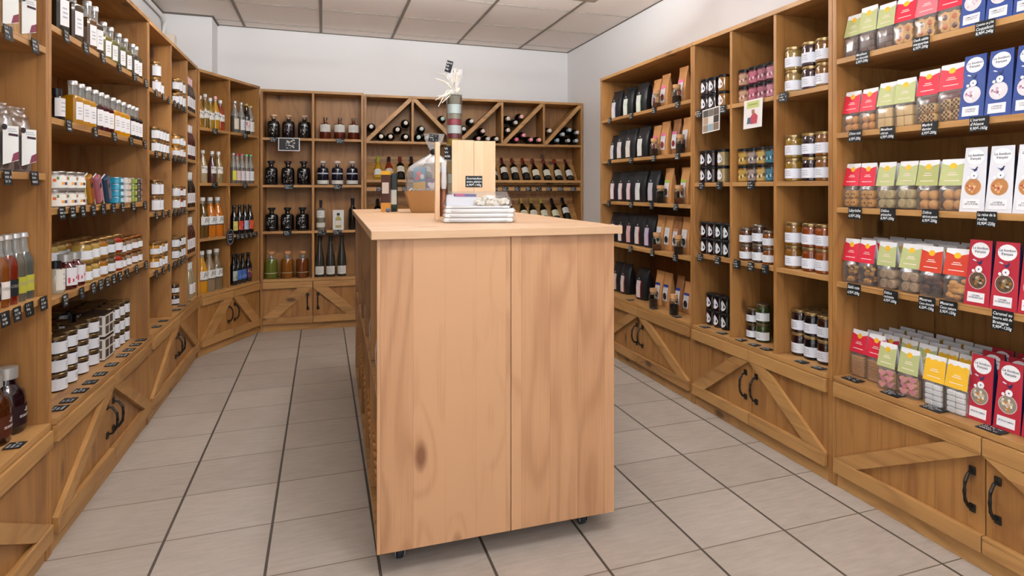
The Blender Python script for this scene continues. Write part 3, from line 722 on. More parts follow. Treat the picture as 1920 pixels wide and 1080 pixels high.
@cached
def gift_box(col, side, win, text, w=.083, d=.06, h=.205):
    b = MB(); m = mat(col, .45, .1); ms = mat(side, .45)
    wt = w*.86
    v = [(-w/2, 0, 0), (w/2, 0, 0), (w/2, d, 0), (-w/2, d, 0), (-wt/2, d*.42, h), (wt/2, d*.42, h), (wt/2, d*.5, h), (-wt/2, d*.5, h)]
    v = [(x, y-d/2, z) for x, y, z in v]
    b.add(v, [(0, 1, 5, 4), (2, 3, 7, 6), (4, 5, 6, 7), (0, 3, 2, 1)], m); b.add(v, [(1, 2, 6, 5), (3, 0, 4, 7)], ms)
    T = Matrix.Translation((0, -d/2, 0)) @ Matrix.Rotation(-math.atan2(d*.42, h), 4, 'X')
    sl = math.hypot(d*.42, h)/h
    bd = MB(); disc(bd, 0, h*.845*sl, w*.35, w*.3, mat('#eeeeee', .5), T, .0008, rot=R(0))
    tc = mat('#2c3550', .6)
    vs_, fs, tm = text_mesh(['Le bonbon', 'français'], w*.14, tc); bd.add([(x, -.0013, z+h*.85*sl) for x, y, z in vs_], fs, tm, False, T)
    em = MB(); navy = mat('#26325a', .5); z = h*.66*sl
    em.prism([(-.15*w, z+.02*w), (-.06*w, z-.03*w), (.0*w, z-.1*w), (.09*w, z-.04*w), (.1*w, z+.05*w), (.14*w, z+.07*w), (.08*w, z+.1*w), (.04*w, z+.03*w), (-.02*w, z)], -.0012, -.0006, navy, T)
    em.prism([(-.15*w, z+.03*w), (-.28*w, z+.08*w), (-.22*w, z+.11*w), (-.1*w, z+.05*w)], -.0012, -.0006, mat('#d9dde8', .5), T)
    wn = MB(); zc = h*.385*sl; disc(wn, -.02*w, zc, w*.345, w*.335, mat('#d8d4cf', .5), T, .0006); disc(wn, -.02*w, zc, w*.325, w*.315, mat(win[0], .5, .6), T, .0009)
    rg = random.Random(ord(text[0][0])+ord(col[2]))
    for i in range(22):
        a, q = rg.uniform(0, 2*PI), rg.uniform(0, .24)*w; disc(wn, -.02*w+q*math.cos(a), zc+q*math.sin(a), w*.055*rg.uniform(.6, 1.3), w*.05, mat(win[1+i % (len(win)-1)], .4, .5), T, .001+.00002*i, 8, rg.uniform(0, 3))
    disc(em, .02*w, h*.555*sl, w*.135, w*.13, mat('#eeeeee', .5), T, .0035); disc(em, .02*w, h*.555*sl, w*.03, w*.03, navy, T, .004, 8); disc(em, -.19*w, h*.525*sl, w*.06, w*.06, mat('#eeeeee', .5), T, .0035)
    nl = MB(); nl.prism([(-w*.36, h*.05), (w*.3, h*.05), (w*.3, h*.2*sl), (-w*.36, h*.2*sl)], -.0012, -.0004, mat('#e9e8ea', .5), T)
    vs_, fs, tm = text_mesh(list(text), w*.085, mat('#4a4c58', .6), width=w*.56); nl.add([(x-.03*w, -.0016, z+h*.135*sl) for x, y, z in vs_], fs, tm, False, T)
    return Proto('gift_box', b, [('oval_badge', bd), ('window', wn), ('rooster_emblem', em), ('name_label', nl)])
def fine_secs(secs, k=4):
    out = []
    for a, b in zip(secs, secs[1:]):
        for i in range(k): t = i/k; out.append(tuple(a[j]+(b[j]-a[j])*t for j in range(3)))
    return out+[tuple(secs[-1][:3])]
def crumple(mb, amt, rg, h):
    mb.v = [(x*(1+rg.uniform(-1, 1)*amt*8), y+rg.uniform(-1, 1)*amt*(1 if z > .004 else 0), z) for x, y, z in mb.v]
@cached
def clear_bag(w, h, d, fill, fh):
    f = MB(); loft(f, fine_secs([(w*.45, d*.45, 0), (w*.5, d*.5, .01), (w*.5, d*.48, fh), (w*.44, d*.3, h*.82), (w*.3, .02, h*.93), (w*.36, .008, h)]), CELLO, 22, 3)
    c = MB(); loft(c, [(w*.42, d*.42, .002), (w*.48, d*.47, .012), (w*.48, d*.45, fh*.9), (w*.4, d*.25, fh)], mat(fill, .85), 18, 3)
    rg = random.Random(3); crumple(f, .0045, rg, h); c.v = [(x+rg.uniform(-1, 1)*.002, y+rg.uniform(-1, 1)*.003, z) for x, y, z in c.v]
    l = MB(); y = -d*.5-.007; l.add([(-.004, y, h*.1), (w*.42, y, h*.17), (w*.42, y, h*.66), (-.004, y, h*.66)], [(0, 1, 2, 3)], mat('#e2e5e2', .6))
    l.add([(w*.2, y-.0006, h*.14), (w*.42, y-.0006, h*.18), (w*.42, y-.0006, h*.3), (w*.26, y-.0006, h*.26)], [(0, 1, 2, 3)], mat('#7b3a4c', .6))
    l.add([(w*.12, y-.0006, h*.52), (w*.4, y-.0006, h*.51), (w*.4, y-.0006, h*.545), (w*.12, y-.0006, h*.555)], [(0, 1, 2, 3)], mat('#3c2430', .6))
    disc(l, .0, h*.64, .008, .009, mat('#2c2426', .6), Matrix.Translation((0, y, 0)), .001, 10)
    fine_print(l, w*.05, w*.38, h*.57, h*.63, 2, y-.0006, INKL)
    return Proto('cellophane_bag', f, [('filling', c), ('paper_label', l)])
@cached
def tin(w, d, h, col, col2='#e9e9e9'):
    b = MB(); loft(b, [(w/2-.003, d/2-.003, 0), (w/2, d/2, .002), (w/2, d/2, h-.003), (w/2-.002, d/2-.002, h)], mat(col, .35, .4), 20, 7)
    l = MB(); l.add([(-w*.2, -d/2-.0008, h*.2), (w*.3, -d/2-.0008, h*.2), (w*.3, -d/2-.0008, h*.8), (-w*.2, -d/2-.0008, h*.8)], [(0, 1, 2, 3)], mat(col2, .5))
    rim = MB(); loft(rim, [(w/2+.0008, d/2+.0008, h-.003), (w/2+.0008, d/2+.0008, h-.001)], SILV, 20, 7)
    return Proto('tin', b, [('printed_panel', l), ('rim', rim)])
@cached
def blister(w, h, d, col, col2):
    b = MB(); b.box(-w/2, w/2, -d/2, d/2, 0, h, mat(col, .3, .5), bev=min(d*.45, .008))
    l = MB()
    for y, s_ in ((-d/2-.0008, 1),):
        l.add([(-w*.36, y, h*.1), (w*.36, y, h*.1), (w*.36, y, h*.9), (-w*.36, y, h*.9)], [(0, 1, 2, 3)], mat(col2, .4, .3))
        l.add([(-w*.2, y-.0006, h*.55), (w*.2, y-.0006, h*.55), (w*.2, y-.0006, h*.72), (-w*.2, y-.0006, h*.72)], [(0, 1, 2, 3)], mat('#26283a', .5))
    rim = MB(); rim.box(-w/2-.002, w/2+.002, d/2-.003, d/2, -.0, h+.002, mat('#dfe3e0', .3, .4), bev=.0012)
    return Proto('snack_tin', b, [('printed_panel', l), ('lid_rim', rim)])
# price cards
_TAGN = [0]
CARD = mat('#16191b', .55); CHALK = mat('#e8ecec', .7)
@cached
def card(w, h, lines, seed):
    b = MB(); b.box(-w/2, w/2, -.0016, 0, -h, 0, CARD)
    t = MB(); y = -.0022
    if lines:
        n = len(lines); sz = h*.88/n
        for i, ln in enumerate(lines):
            vs_, fs, m = text_mesh([ln], sz*.98, CHALK, width=w*.9); k0 = min(v[0] for v in vs_); 
            t.add([(x-k0-w*.44, y, z-h*.08-sz*(i+.5)) for x, yy, z in vs_], fs, m)
    else:
        for i in range(3): scribble(t, -w*.42, w*(.1+.32*((seed*7+i*3) % 5)/4), -h*(.2+.28*i), h*.2, y, CHALK, seed*5+i)
    return Proto('price_card', b, [('handwriting', t)])
ORD = ['first', 'second', 'third', 'fourth', 'fifth', 'sixth', 'seventh', 'eighth', 'ninth', 'tenth', 'eleventh', 'twelfth', 'thirteenth', 'fourteenth', 'fifteenth', 'sixteenth', 'seventeenth', 'eighteenth']
def level_name(U, i):
    n = len(U.lv); return 'bottom' if i == n-1 else ('top' if i == 0 else ORD[i])
TILT = R(0)
def cards(U, i, pxs, texts=None, w=.05, h=.042, col='', d=-.003, flat=False):
    xs = [(p if isinstance(p, tuple) else (p, None)) for p in pxs]
    n = len(xs)
    for k, (px, tx) in enumerate(xs):
        tx = texts[k] if texts else None; _TAGN[0] += 1; sd = _TAGN[0] % 6
        ww, hh = (w, h)
        if tx and len(tx) == 4: hh = h*1.3
        P = card(ww, hh, tuple(tx) if tx else None, sd)
        z = U.lv[i]
        dd = d if not flat else .022
        x = U.u(px, dd)
        x = max(TH+w/2, min(U.w-TH-w/2, x))
        if flat: loc = U.W(x, dd-hh/2+.04*0+.02, z+.0022); loc = U.W(x, dd+hh/2-.01, z+.0024); rot = (R(-89), 0, U.a)
        else: loc = U.W(x, dd-.001 if i < len(U.lv)-1 else dd-.012, z+.004); rot = (R(-4), 0, U.a+R(((_TAGN[0]*37) % 7-3)*.6))
        words = 'black handwritten price card %s, %s from left, %s shelf%s, %s' % ('lying flat' if flat else 'hanging', ORD[k], level_name(U, i), col, U.nm)
        P.put(loc, rot, words, 'price card', 'handwritten price cards')
    return
_WARN = []
def put(U, i, items, desc=None, cat='jar', grp=None, col='', d=.05, stack=1, sh=None, rot=0, back=0, z0=0, rowtag='', jit=.0, ud=None):
    """stand things on shelf i of unit U. items: (px, proto[, desc, dict]) left to right"""
    edges = [TH]+list(U.cols)+[U.w-TH]; th = [0]+[.0095]*len(U.cols)+[0]
    P_ = [it[1] for it in items]; dds = [(it[3].get('d', d) if len(it) > 3 else d) for it in items]
    dds = [min(q, U.d-.0135-it[1].halfd()) for q, it in zip(dds, items)]
    xs = [U.u(it[0], q if ud is None else ud) for it, q in zip(items, dds)]
    cell = min(range(len(edges)-1), key=lambda j: abs((edges[j]+edges[j+1])/2-sum(xs)/len(xs))-(100 if edges[j] < sum(xs)/len(xs) < edges[j+1] else 0))
    lo, hi = edges[cell]+th[cell]+.002, edges[cell+1]-th[cell+1]-.002
    rts = [abs(R((it[3].get('rot', rot) if len(it) > 3 else rot)))+R(jit) for it in items]; hw = [P.halfw()*math.cos(a_)+(P.halfd()*math.sin(a_)*(.9 if a_ > .001 else 0)) for P, a_ in zip(P_, rts)]
    if hi-lo < sum(2*h_ for h_ in hw): _WARN.append((99, 'row too wide', U.nm, i, col, rowtag, hi-lo, sum(2*h_ for h_ in hw)))
    for _i in range(60):
        for k in range(len(xs)-1):
            if abs(dds[k]-dds[k+1]) > .06: continue
            g_ = hw[k]+hw[k+1]+.001-(xs[k+1]-xs[k])
            if g_ > 0: xs[k] -= g_/2; xs[k+1] += g_/2
        for k in range(len(xs)):
            if xs[k] < U.w+.02: xs[k] = max(lo+hw[k], min(hi-hw[k], xs[k]))
            elif U.x < 0: xs[k] = hi-hw[k]
    for k, it in enumerate(items):
        px, P = it[0], it[1]; ds = it[2] if len(it) > 2 and it[2] else desc; o = it[3] if len(it) > 3 else {}
        st = o.get('stack', stack); dd = dds[k]; shh = o.get('sh', sh); x = xs[k]
        for s_ in range(st):
            z = U.lv[i]+z0+s_*(shh or 0)+.0004
            who = ''
            if st == 2: who = ('lower', 'upper')[s_]+' in '
            elif st == 3: who = ('lower', 'middle', 'upper')[s_]+' in '
            elif st == 4: who = ('lowest', 'second lowest', 'second highest', 'highest')[s_]+' in '
            pos = ORD[k]+(' stack' if st > 1 else ' from left')
            lab = '%s, %s%s%s, %s shelf%s, %s' % (ds, who, pos, rowtag, level_name(U, i), col, U.nm)
            short = ds
            if len(lab.split()) > 16: short = re.sub(r' with .*', '', ds)
            if len(lab.split()) > 16: lab = '%s, %s%s%s, %s shelf%s, %s' % (short, who, pos, rowtag, level_name(U, i), col, U.nm)
            if len(lab.split()) > 16: lab = lab.replace(' in back row', ' at back').replace(' in middle row', ' midway').replace('second lowest', 'low').replace('second highest', 'high')
            if len(lab.split()) > 16: _WARN.append((len(lab.split()), lab))
            rz = U.a+R(o.get('rot', rot))+R(random.uniform(-1, 1)*jit)
            tl = R(random.uniform(-2.5, 2.5)) if jit else 0
            P.put(U.W(x, dd, z+abs(math.sin(tl))*P.halfd()+(.0008 if jit else 0)), (tl, 0, rz), lab, o.get('cat', cat), o.get('grp') or grp or (ds.split(',')[0]+'s'))

# ------------------------------------------------------------------ wine rack on the back wall
B2 = Unit('B2', 'wine rack', b2x, b2y, -3.63, 1.985, .275, [1.592, .84, .432], [], 1.99, 'wide pine wine rack on the back wall with diagonal bottle bins', doors=4)
B2.lv = [1.592, 1.255, .875, .432]
binx = [.0, .409, .802, 1.209, 1.603, 1.985]
for x in binx[1:-1]: ob('divider', MB().box(x-.01, x+.01, .001, .262, 1.593, 1.99-TH-.0005, WOOD_V, bev=.0015), B2.root)
for k, dr in enumerate('/\\///'):
    x0, x1 = binx[k]+.011+(.011 if k == 0 else 0), binx[k+1]-.011-(.011 if k == 4 else 0); z0, z1 = 1.5925, 1.99-TH-.001; t = .024
    if dr == '/': pts = [(x0, z0), (x0+t, z0), (x1, z1-t), (x1, z1), (x1-t, z1), (x0, z0+t)]
    else: pts = [(x1, z0), (x1, z0+t), (x0+t, z1), (x0, z1), (x0, z1-t), (x1-t, z0)]
    ob('diagonal_board', MB().prism(pts, .002, .262, WOOD_H), B2.root)
for zz, nm in ((1.255, 0), (.875, 1)):
    T = Matrix.Translation((0, .055, zz-.03)) @ Matrix.Rotation(R(46), 4, 'X')
    ob('slanted_board', MB().box(TH+.002, 1.985-TH-.002, 0, .26, -.012, 0, WOOD_H, T=T), B2.root)
    ob('front_lip', MB().box(TH+.002, 1.985-TH-.002, .001, .021, zz-.02, zz+.004, WOOD_H, bev=.0015), B2.root)
    ob('front_lip', MB().box(TH+.002, 1.985-TH-.002, .001, .021, zz-.095, zz-.062, WOOD_H, bev=.0015), B2.root)
    ob('neck_rail', MB().box(TH+.002, 1.985-TH-.002, .252, .2635, zz+.19, zz+.215, WOOD_H), B2.root)
WINE = '#0d0f10'
def lying(capc): return bottle('wine', .285, .0388, WINE, capc, None, capk='foil')
bins = [('first', 'above the slant', [(695.5, 1.704, '#bfc0c0')]), ('first', 'below the slant', [(711.7, 1.629, '#d9cfbf'), (730, 1.629, '#d6c8bc'), (745.5, 1.694, '#d8d0c4'), (760.8, 1.629, '#dcd7cc'), (760.8, 1.753, '#dad5ca')]),
        ('second', 'below the slant', [(781.5, 1.629, '#b9cfc8'), (797.5, 1.629, '#aab4b0'), (814, 1.629, '#9fc0b8'), (789.5, 1.693, '#c7cfca')]), ('second', 'above the slant', [(829, 1.795, '#9fc0b8')]),
        ('third', 'above the slant', [(869.5, 1.715, '#c2c4c4'), (884, 1.785, '#c9c9c6')]), ('third', 'below the slant', [(898, 1.629, '#d3a9a0'), (905, 1.694, '#cdb6ae'), (915, 1.629, '#cfc0b8'), (931, 1.629, '#d4cabf')]),
        ('fourth', 'above the slant', [(954, 1.712, '#d8c8b8'), (954, 1.785, '#cfc6bc'), (967.5, 1.750, '#c8c2ba'), (981, 1.815, '#dba9a4')]), ('fourth', 'below the slant', [(963.5, 1.629, '#d0607c'), (979.5, 1.629, '#e0899a'), (995, 1.629, '#e08a98'), (1010, 1.629, '#e6a8a0')]),
        ('fifth', 'above the slant', [(1030.5, 1.712, '#d8cfc6')]), ('fifth', 'below the slant', [(1043, 1.629, '#8fa6b8'), (1058, 1.629, '#b8b2ae'), (1073.5, 1.629, '#a8b4c0'), (1050.5, 1.692, '#b4c0c4'), (1066, 1.692, '#b0bcc0'), (1083, 1.692, '#c9c2bc')])]
bx = {'first': 0, 'second': 1, 'third': 2, 'fourth': 3, 'fifth': 4}
RB = .0392
for b_, side, its in bins:
    j = bx[b_]; xa, xb = binx[j]+.011+(.011 if j == 0 else 0), binx[j+1]-.011-(.011 if j == 4 else 0); z0, z1 = 1.5925, 1.99-TH-.001
    P0, P1 = ((xa, z0), (xb, z1)) if '/\\///'[j] == '/' else ((xb, z0), (xa, z1))
    ux_, uz_ = P1[0]-P0[0], P1[1]-P0[1]; ln = math.hypot(ux_, uz_); nx, nz = -uz_/ln, ux_/ln
    if nz < 0: nx, nz = -nx, -nz
    sg = 1 if side.startswith('above') else -1
    C_ = [[B2.u(px, -.01), z] for px, z, cc in its]
    for _i in range(400):
        for q in range(len(C_)):
            dd_ = sg*((C_[q][0]-P0[0])*nx+(C_[q][1]-P0[1])*nz)-(RB+.0185)
            if dd_ < 0: C_[q][0] -= dd_*sg*nx; C_[q][1] -= dd_*sg*nz
            for q2 in range(q):
                vx, vz = C_[q][0]-C_[q2][0], C_[q][1]-C_[q2][1]; l_ = math.hypot(vx, vz) or 1e-6
                if l_ < 2*RB: o_ = (2*RB-l_)/2; C_[q][0] += vx/l_*o_; C_[q][1] += vz/l_*o_; C_[q2][0] -= vx/l_*o_; C_[q2][1] -= vz/l_*o_
            C_[q][0] = max(xa+RB, min(xb-RB, C_[q][0])); C_[q][1] = max(1.592+RB, min(z1-RB, C_[q][1]))
    for k, (px, z, cc) in enumerate(its):
        x, z = C_[k]
        lab = 'dark wine bottle lying neck outwards, %s in %s diagonal bin %s, wine rack' % (ORD[k], b_, side)
        lying(cc).put(B2.W(x, .2605, z), (PI/2, 0, B2.a), lab, 'wine bottle', 'wine bottles lying in the diagonal bins')
def tilted(lst, zz, row):
    for k, (px, P, ds) in enumerate(lst):
        x = B2.u(px, .02); c = (.055-.72*.0375, zz-.03+.69*.0375)
        lab = '%s leaning back, %s from left, %s display row, wine rack' % (ds, ORD[k], row)
        P.put(B2.W(x, c[0]+.004, c[1]+.004), (R(-44), 0, B2.a), lab, 'wine bottle', 'wine bottles leaning on the '+row+' display row')
BU = lambda cap, labc='#dcd3c0', fill=WINE, lz=(.14, .4): bottle('burg', .285, .0365, fill, cap, labc, lz, 'foil')
BO = lambda cap, labc='#d8cfbe', fill=WINE, lz=(.26, .5): bottle('wine', .29, .0355, fill, cap, labc, lz, 'foil')
top_row = [(709, BU('#a9b53a', '#d9dcd8', '#d6a92a', (.12, .36)), 'white wine bottle with green cap'), (730.5, BU('#33282a', '#c4b8a8', '#a83a2a'), 'rose wine bottle with dark cap'), (752, BO('#7a2f20'), 'red wine bottle with red cap'), (774, BO('#26262a'), 'dark wine bottle'), (803, BO('#26262a'), 'dark wine bottle'), (825, BO('#26262a'), 'dark wine bottle'), (850, BO('#3a2226'), 'dark wine bottle'), (880, BO('#3a2226'), 'dark wine bottle'), (905, BO('#3a2226'), 'dark wine bottle'),
  (928, BO('#3c2023', '#c7c2ba', WINE, (.14, .32)), 'red wine bottle'), (948.5, BO('#5c1c20', '#ded5c6'), 'red wine bottle with cream label'), (968.5, BO('#6c2a22', '#ddd6c4'), 'red wine bottle with cream label'), (989, BO('#7a2420', '#d8d4ca'), 'red wine bottle with cream label'),
  (1008, BU('#6a2a2a', '#d6cdb2'), 'burgundy bottle with low cream label'), (1029, BU('#6e2c2a', '#d8d2bc'), 'burgundy bottle with low cream label'), (1050, BU('#7a2420', '#cfcabb'), 'burgundy bottle with low cream label'), (1071, BU('#5f2028', '#d8d6cf'), 'burgundy bottle with low white label')]
tilted(top_row, 1.255, 'upper')
low_row = [(709, BO('#26262a'), 'dark wine bottle'), (731, BO('#26262a'), 'dark wine bottle'), (962, BU('#20231c', '#d2cba8'), 'dark wine bottle with cream label'), (986, BU('#c0a052', '#d4cba4', '#1c2014'), 'white wine bottle with gold cap'), (1004, BU('#a8924a', '#dcd8c2', '#1c2014'), 'white wine bottle with gold cap'), (1024, BU('#b8a44c', '#d8d2b4', '#1c2014'), 'white wine bottle with gold cap'), (1045, BU('#1c2024', '#ccc8a4'), 'dark wine bottle with small label'), (1066, BO('#20222a', '#dcdcd8'), 'dark wine bottle with white label')]
tilted(low_row, .875, 'lower')
for k, px in enumerate([712, 735, 760, 927, 947.5, 970, 991, 1010, 1029.5, 1051, 1075]):
    card(.055, .038, None, k % 6).put(B2.W(B2.u(px, 0), -.002, 1.255-.06), (R(-3), 0, B2.a), 'black handwritten price card, %s from left below the upper display row, wine rack' % ORD[k], 'price card', 'handwritten price cards')

# ------------------------------------------------------------------ left: pasta shelving (left edge)
CB = clear_bag(.095, .20, .07, '#4a3834', .115); CB2 = clear_bag(.095, .20, .07, '#cfa56a', .12)
put(L1, 0, [(-6, CB2), (27, CB2), (60, CB2)], 'clear bag of pale pasta with white label', 'bag', d=.065, rot=-32)
put(L1, 1, [(-12, CB), (22, CB), (59, CB)], 'clear bag of dark rice with white label', 'bag', d=.065, rot=-32)
def soda(fill, labc, txt): return bottle('beer', .205, .027, fill, '#c9c8c6', labc, (.12, .36), 'crown', text=txt, textc='#8c8a80', fullz=.7)
put(L1, 2, [(-3, soda('#9a6420', '#2a2024', ['BIO'])), (14, soda('#8a4a18', '#d8cfc8', ['ORIGINAL'])), (32, soda('#7e2612', '#1c1c20', ['ORIGINAL'])), (45, soda('#6a675a', '#a5a136', ['ORIGINAL'])), (57, soda('#5c5f58', '#a8a43c', ['ORIGINAL']))], 'crown capped soda bottle', 'bottle', d=.05)
put(L1, 2, [(0, soda('#7a3818', '#1c1c20', None)), (20, soda('#7e2612', '#1c1c20', None)), (38, soda('#5c5f58', '#a8a43c', None))], 'crown capped soda bottle', 'bottle', d=.125, ud=.05, rowtag=' in back row')
def bigj(fill): 
    return bottle('jug', .2, .05, fill, '#b9b7b2', fill, (.12, .42), 'screw', text=['-BI', '====='], textc='#dcd8d4')
put(L1, 3, [(-8, bigj('#4a200c')), (19, bigj('#220a10'))], 'large dark juice bottle with metal cap', 'bottle', d=.085)
cards(L1, 0, [13, 64]); cards(L1, 1, [12, 63]); cards(L1, 2, [7.5, 30, 53, 80]); cards(L1, 3, [20], flat=True)

# ------------------------------------------------------------------ left: oil shelving
S = square_bottle
oil = [(106, S('.054' and .056, .23, '#241d12')), (134, S(.056, .22, '#3a2a10')), (163, S(.05, .2, '#5a3a14', full=.9)), (176, S(.05, .2, '#3a2a14')), (193, S(.046, .165, '#6e6418')), (206, S(.046, .165, '#635c1a')), (221, S(.046, .165, '#4c4c1c')), (233.5, S(.046, .165, '#57501e')), (248, S(.046, .165, '#3c3426')), (257.5, S(.046, .165, '#443a1c'))]
put(L2, 0, oil, 'square oil bottle with tall white label', 'bottle', d=.045, rot=-20)
put(L2, 0, [(150, S(.05, .2, '#4a3a14')), (212, S(.046, .165, '#5c5418')), (241, S(.046, .165, '#4a4418'))], 'square oil bottle', 'bottle', d=.12, ud=.045, rowtag=' in back row')
s2 = [(106, bottle('jug', .115, .024, '#141416', '#17171a', '#dcdcdc', (.15, .7)), 'small black vinegar bottle with white label')]
s2 += [(px, S(.05, .165, c_), 'square bottle of %s vinegar with white label' % n_) for px, c_, n_ in ((136, '#a8760c', 'golden'), (150, '#a8760c', 'golden'), (162.5, '#ac7a0e', 'golden'), (176, '#3a0f12', 'dark red'), (187, '#3e1014', 'dark red'), (197, '#3a0f12', 'dark red'), (209.5, '#bd7f10', 'golden'), (219.5, '#c08412', 'golden'), (229, '#c08412', 'golden'), (240, '#1a181a', 'black'), (250, '#1a181a', 'black'), (259, '#1a181a', 'black'))]
put(L2, 1, s2, None, 'bottle', d=.045, rot=-18, grp='square vinegar bottles')
JW = jar(.038, .062, '#e9dfd6', '#b9b7b2', 'wrap', '#ecebe4|#e2703a|#5c8f3a|#e8a24a|#3a4468|#d85a4a', lidh=.01)
put(L2, 2, [(101, JW), (120, JW), (137, JW)], 'short jar in fruit patterned wrapper', d=.05, stack=2, sh=.0625)
TG = tin(.085, .05, .03, '#6d8f3c', '#cfd8a8')
put(L2, 2, [(106, TG), (124, TG)], 'green oblong tin', 'tin', d=.14, ud=.05, stack=4, sh=.0305, rowtag=' behind')
bl = [(155, blister(.052, .115, .02, '#8fa85c', '#b3c77a'), 'green'), (171, blister(.052, .115, .02, '#a8741c', '#8f4a2c'), 'orange brown'), (187, blister(.052, .115, .02, '#a8606c', '#b07a80'), 'pink'), (203, blister(.052, .115, .02, '#28405a', '#7a6670'), 'dark blue')]
for k, (px, P, n_) in enumerate(bl):
    x = L2.u(px, .05); P.put(L2.W(x, .05, L2.lv[2]+.0105), (0, R(-22), L2.a), '%s snack tin leaning left beside fruit jars, third shelf, oil shelving' % n_, 'tin', 'snack tins leaning on the third shelf')
put(L2, 2, [(216, tin(.085, .05, .0285, '#1f8fae', '#bfe0ea'), 'teal oblong tin'), (231, tin(.07, .05, .0285, '#d9d3cc', '#e9c9c4'), 'cream oblong tin'), (243.5, tin(.06, .05, .0285, '#7f9630', '#aeb85c'), 'green flat tin'), (255, tin(.05, .05, .0285, '#4a3a36', '#8c7a78'), 'dark brown flat tin')], None, 'tin', d=.045, stack=4, sh=.029, grp='flat tins stacked on the third shelf')
def J(c_, lid='#b9925a', h=.079, r=.035, lab='band', **k): return jar(r, h, c_, lid, lab, **k)
put(L2, 3, [(103, bottle('jug', .11, .028, '#c8c0a8', '#17171a', '#d8d4c8', (.1, .75)), 'small cream bottle with white label'), (122, bottle('jug', .125, .036, '#5c0f10', '#b9b7b2', '#d9d6da|#c23a4a|#d9d6da', (.12, .62)), 'red syrup bottle with white label'), (139, bottle('jug', .125, .034, '#5c0f10', '#b9b7b2', '#d9d6da|#c23a4a|#d9d6da', (.12, .62)), 'red syrup bottle with white label')], None, 'bottle', d=.045, grp='small syrup bottles')
cols4 = [(153, '#c9a24a', 'mustard'), (167.5, '#cfa650', 'mustard'), (183, '#b8761f', 'orange preserve'), (198, '#6d5a3a', 'brown relish'), (212, '#b5300f', 'red pepper spread'), (222, '#8a7a5a', 'beige spread'), (232.5, '#b08a6a', 'pale spread'), (245, '#9a6a3c', 'brown spread'), (257.5, '#8c7046', 'brown spread')]
put(L2, 3, [(px, J(c_, '#b9925a' if k < 5 else '#b07038', .079 if k < 5 else .066, .035 if k < 5 else .031), 'jar of %s with white label' % n_, dict(sh=.0795 if k < 5 else .0665)) for k, (px, c_, n_) in enumerate(cols4)], d=.045, stack=2, grp='preserve jars with white labels')
put(L2, 3, [(px, J(c_, h=.079), 'jar of %s with white label' % n_) for px, c_, n_ in ((112, '#8a9440', 'green relish'), (128, '#c9a850', 'mustard'), (143, '#cdb060', 'mustard'), (157, '#c9a24a', 'mustard'), (172, '#b8761f', 'orange preserve'), (187, '#6d5a3a', 'brown relish'), (201, '#b5300f', 'red spread'))], d=.135, ud=.045, stack=2, sh=.0795, rowtag=' in middle row', grp='preserve jars with white labels')
put(L2, 3, [(px, J(c_, h=.079), 'dark jar of %s' % n_) for px, c_, n_ in ((118, '#4c5a2a', 'relish'), (133, '#4a3a22', 'relish'), (148, '#7a6a3a', 'relish'), (164, '#6c4a2a', 'relish'))], d=.22, ud=.045, stack=2, sh=.0795, rowtag=' in back row', grp='preserve jars with white labels')
BW = jar(.0385, .067, '#3a2418', '#8a7350', 'tall', lidh=.013, neck=.93)
def twin_box():
    b = MB(); b.box(-.062, .062, -.045, .045, 0, .1, mat('#dcd6cc', .55), bev=.001)
    t = MB(); t.box(-.0625, .0625, -.0455, .0455, .094, .1003, mat('#2a1d18', .5)); t.box(-.0625, .0625, -.0455, .0455, .0, .004, mat('#2a1d18', .5))
    w_ = MB()
    for x0 in (-.05, .006):
        for z0 in (.012, .054): w_.add([(x0, -.0462, z0), (x0+.042, -.0462, z0), (x0+.042, -.0462, z0+.034), (x0, -.0462, z0+.034)], [(0, 1, 2, 3)], mat('#4c4038', .6))
    for y0 in (-.036, .006):
        for z0 in (.012, .054): w_.add([(-.0632, y0, z0), (-.0632, y0+.03, z0), (-.0632, y0+.03, z0+.034), (-.0632, y0, z0+.034)], [(3, 2, 1, 0)], mat('#6c6058', .6))
    return Proto('gift_carton', b, [('dark_lid', t), ('printed_windows', w_)])
bx_ = (186, twin_box(), 'cream carton with dark lid and printed windows', dict(sh=.1008, stack=2, cat='box', grp='cream cartons among the squat jars'))
sj = 'squat jar with white label'
put(L2, 4, [(102, BW, sj), (122, BW, sj), (144, BW, sj), (165, BW, sj), bx_, (208, BW, sj), (221.5, BW, sj), (234, BW, sj), (246, BW, sj)], None, d=.105, stack=3, sh=.0675, grp='squat jars with white labels')
put(L2, 4, [(100, BW), (119, BW), (139, BW), (158, BW), (208, BW), (220, BW), (232, BW), (243, BW)], 'squat jar', d=.195, ud=.105, stack=3, sh=.0675, rowtag=' in middle row', grp='squat jars with white labels')
put(L2, 4, [(102, BW), (121, BW), (141, BW), (160, BW), (182, BW), (200, BW), (215, BW), (228, BW), (240, BW)], 'squat jar', d=.28, ud=.105, stack=3, sh=.0675, rowtag=' in back row', grp='squat jars with white labels')
cards(L2, 0, [123, 160, 192, 223, 252, 273]); cards(L2, 1, [128, 178, 214, 245, 271]); cards(L2, 2, [115, 135, 154.5, 174, 193, 212, 229, 249, 271])
cards(L2, 3, [121, 152, 174, 187.5, 200, 212.5, 224, 237.5, 255, 273], w=.046); cards(L2, 4, [105, 123, 145, 164.5, 183, 204.5, 225.5, 238, 250, 261], flat=True, w=.055)

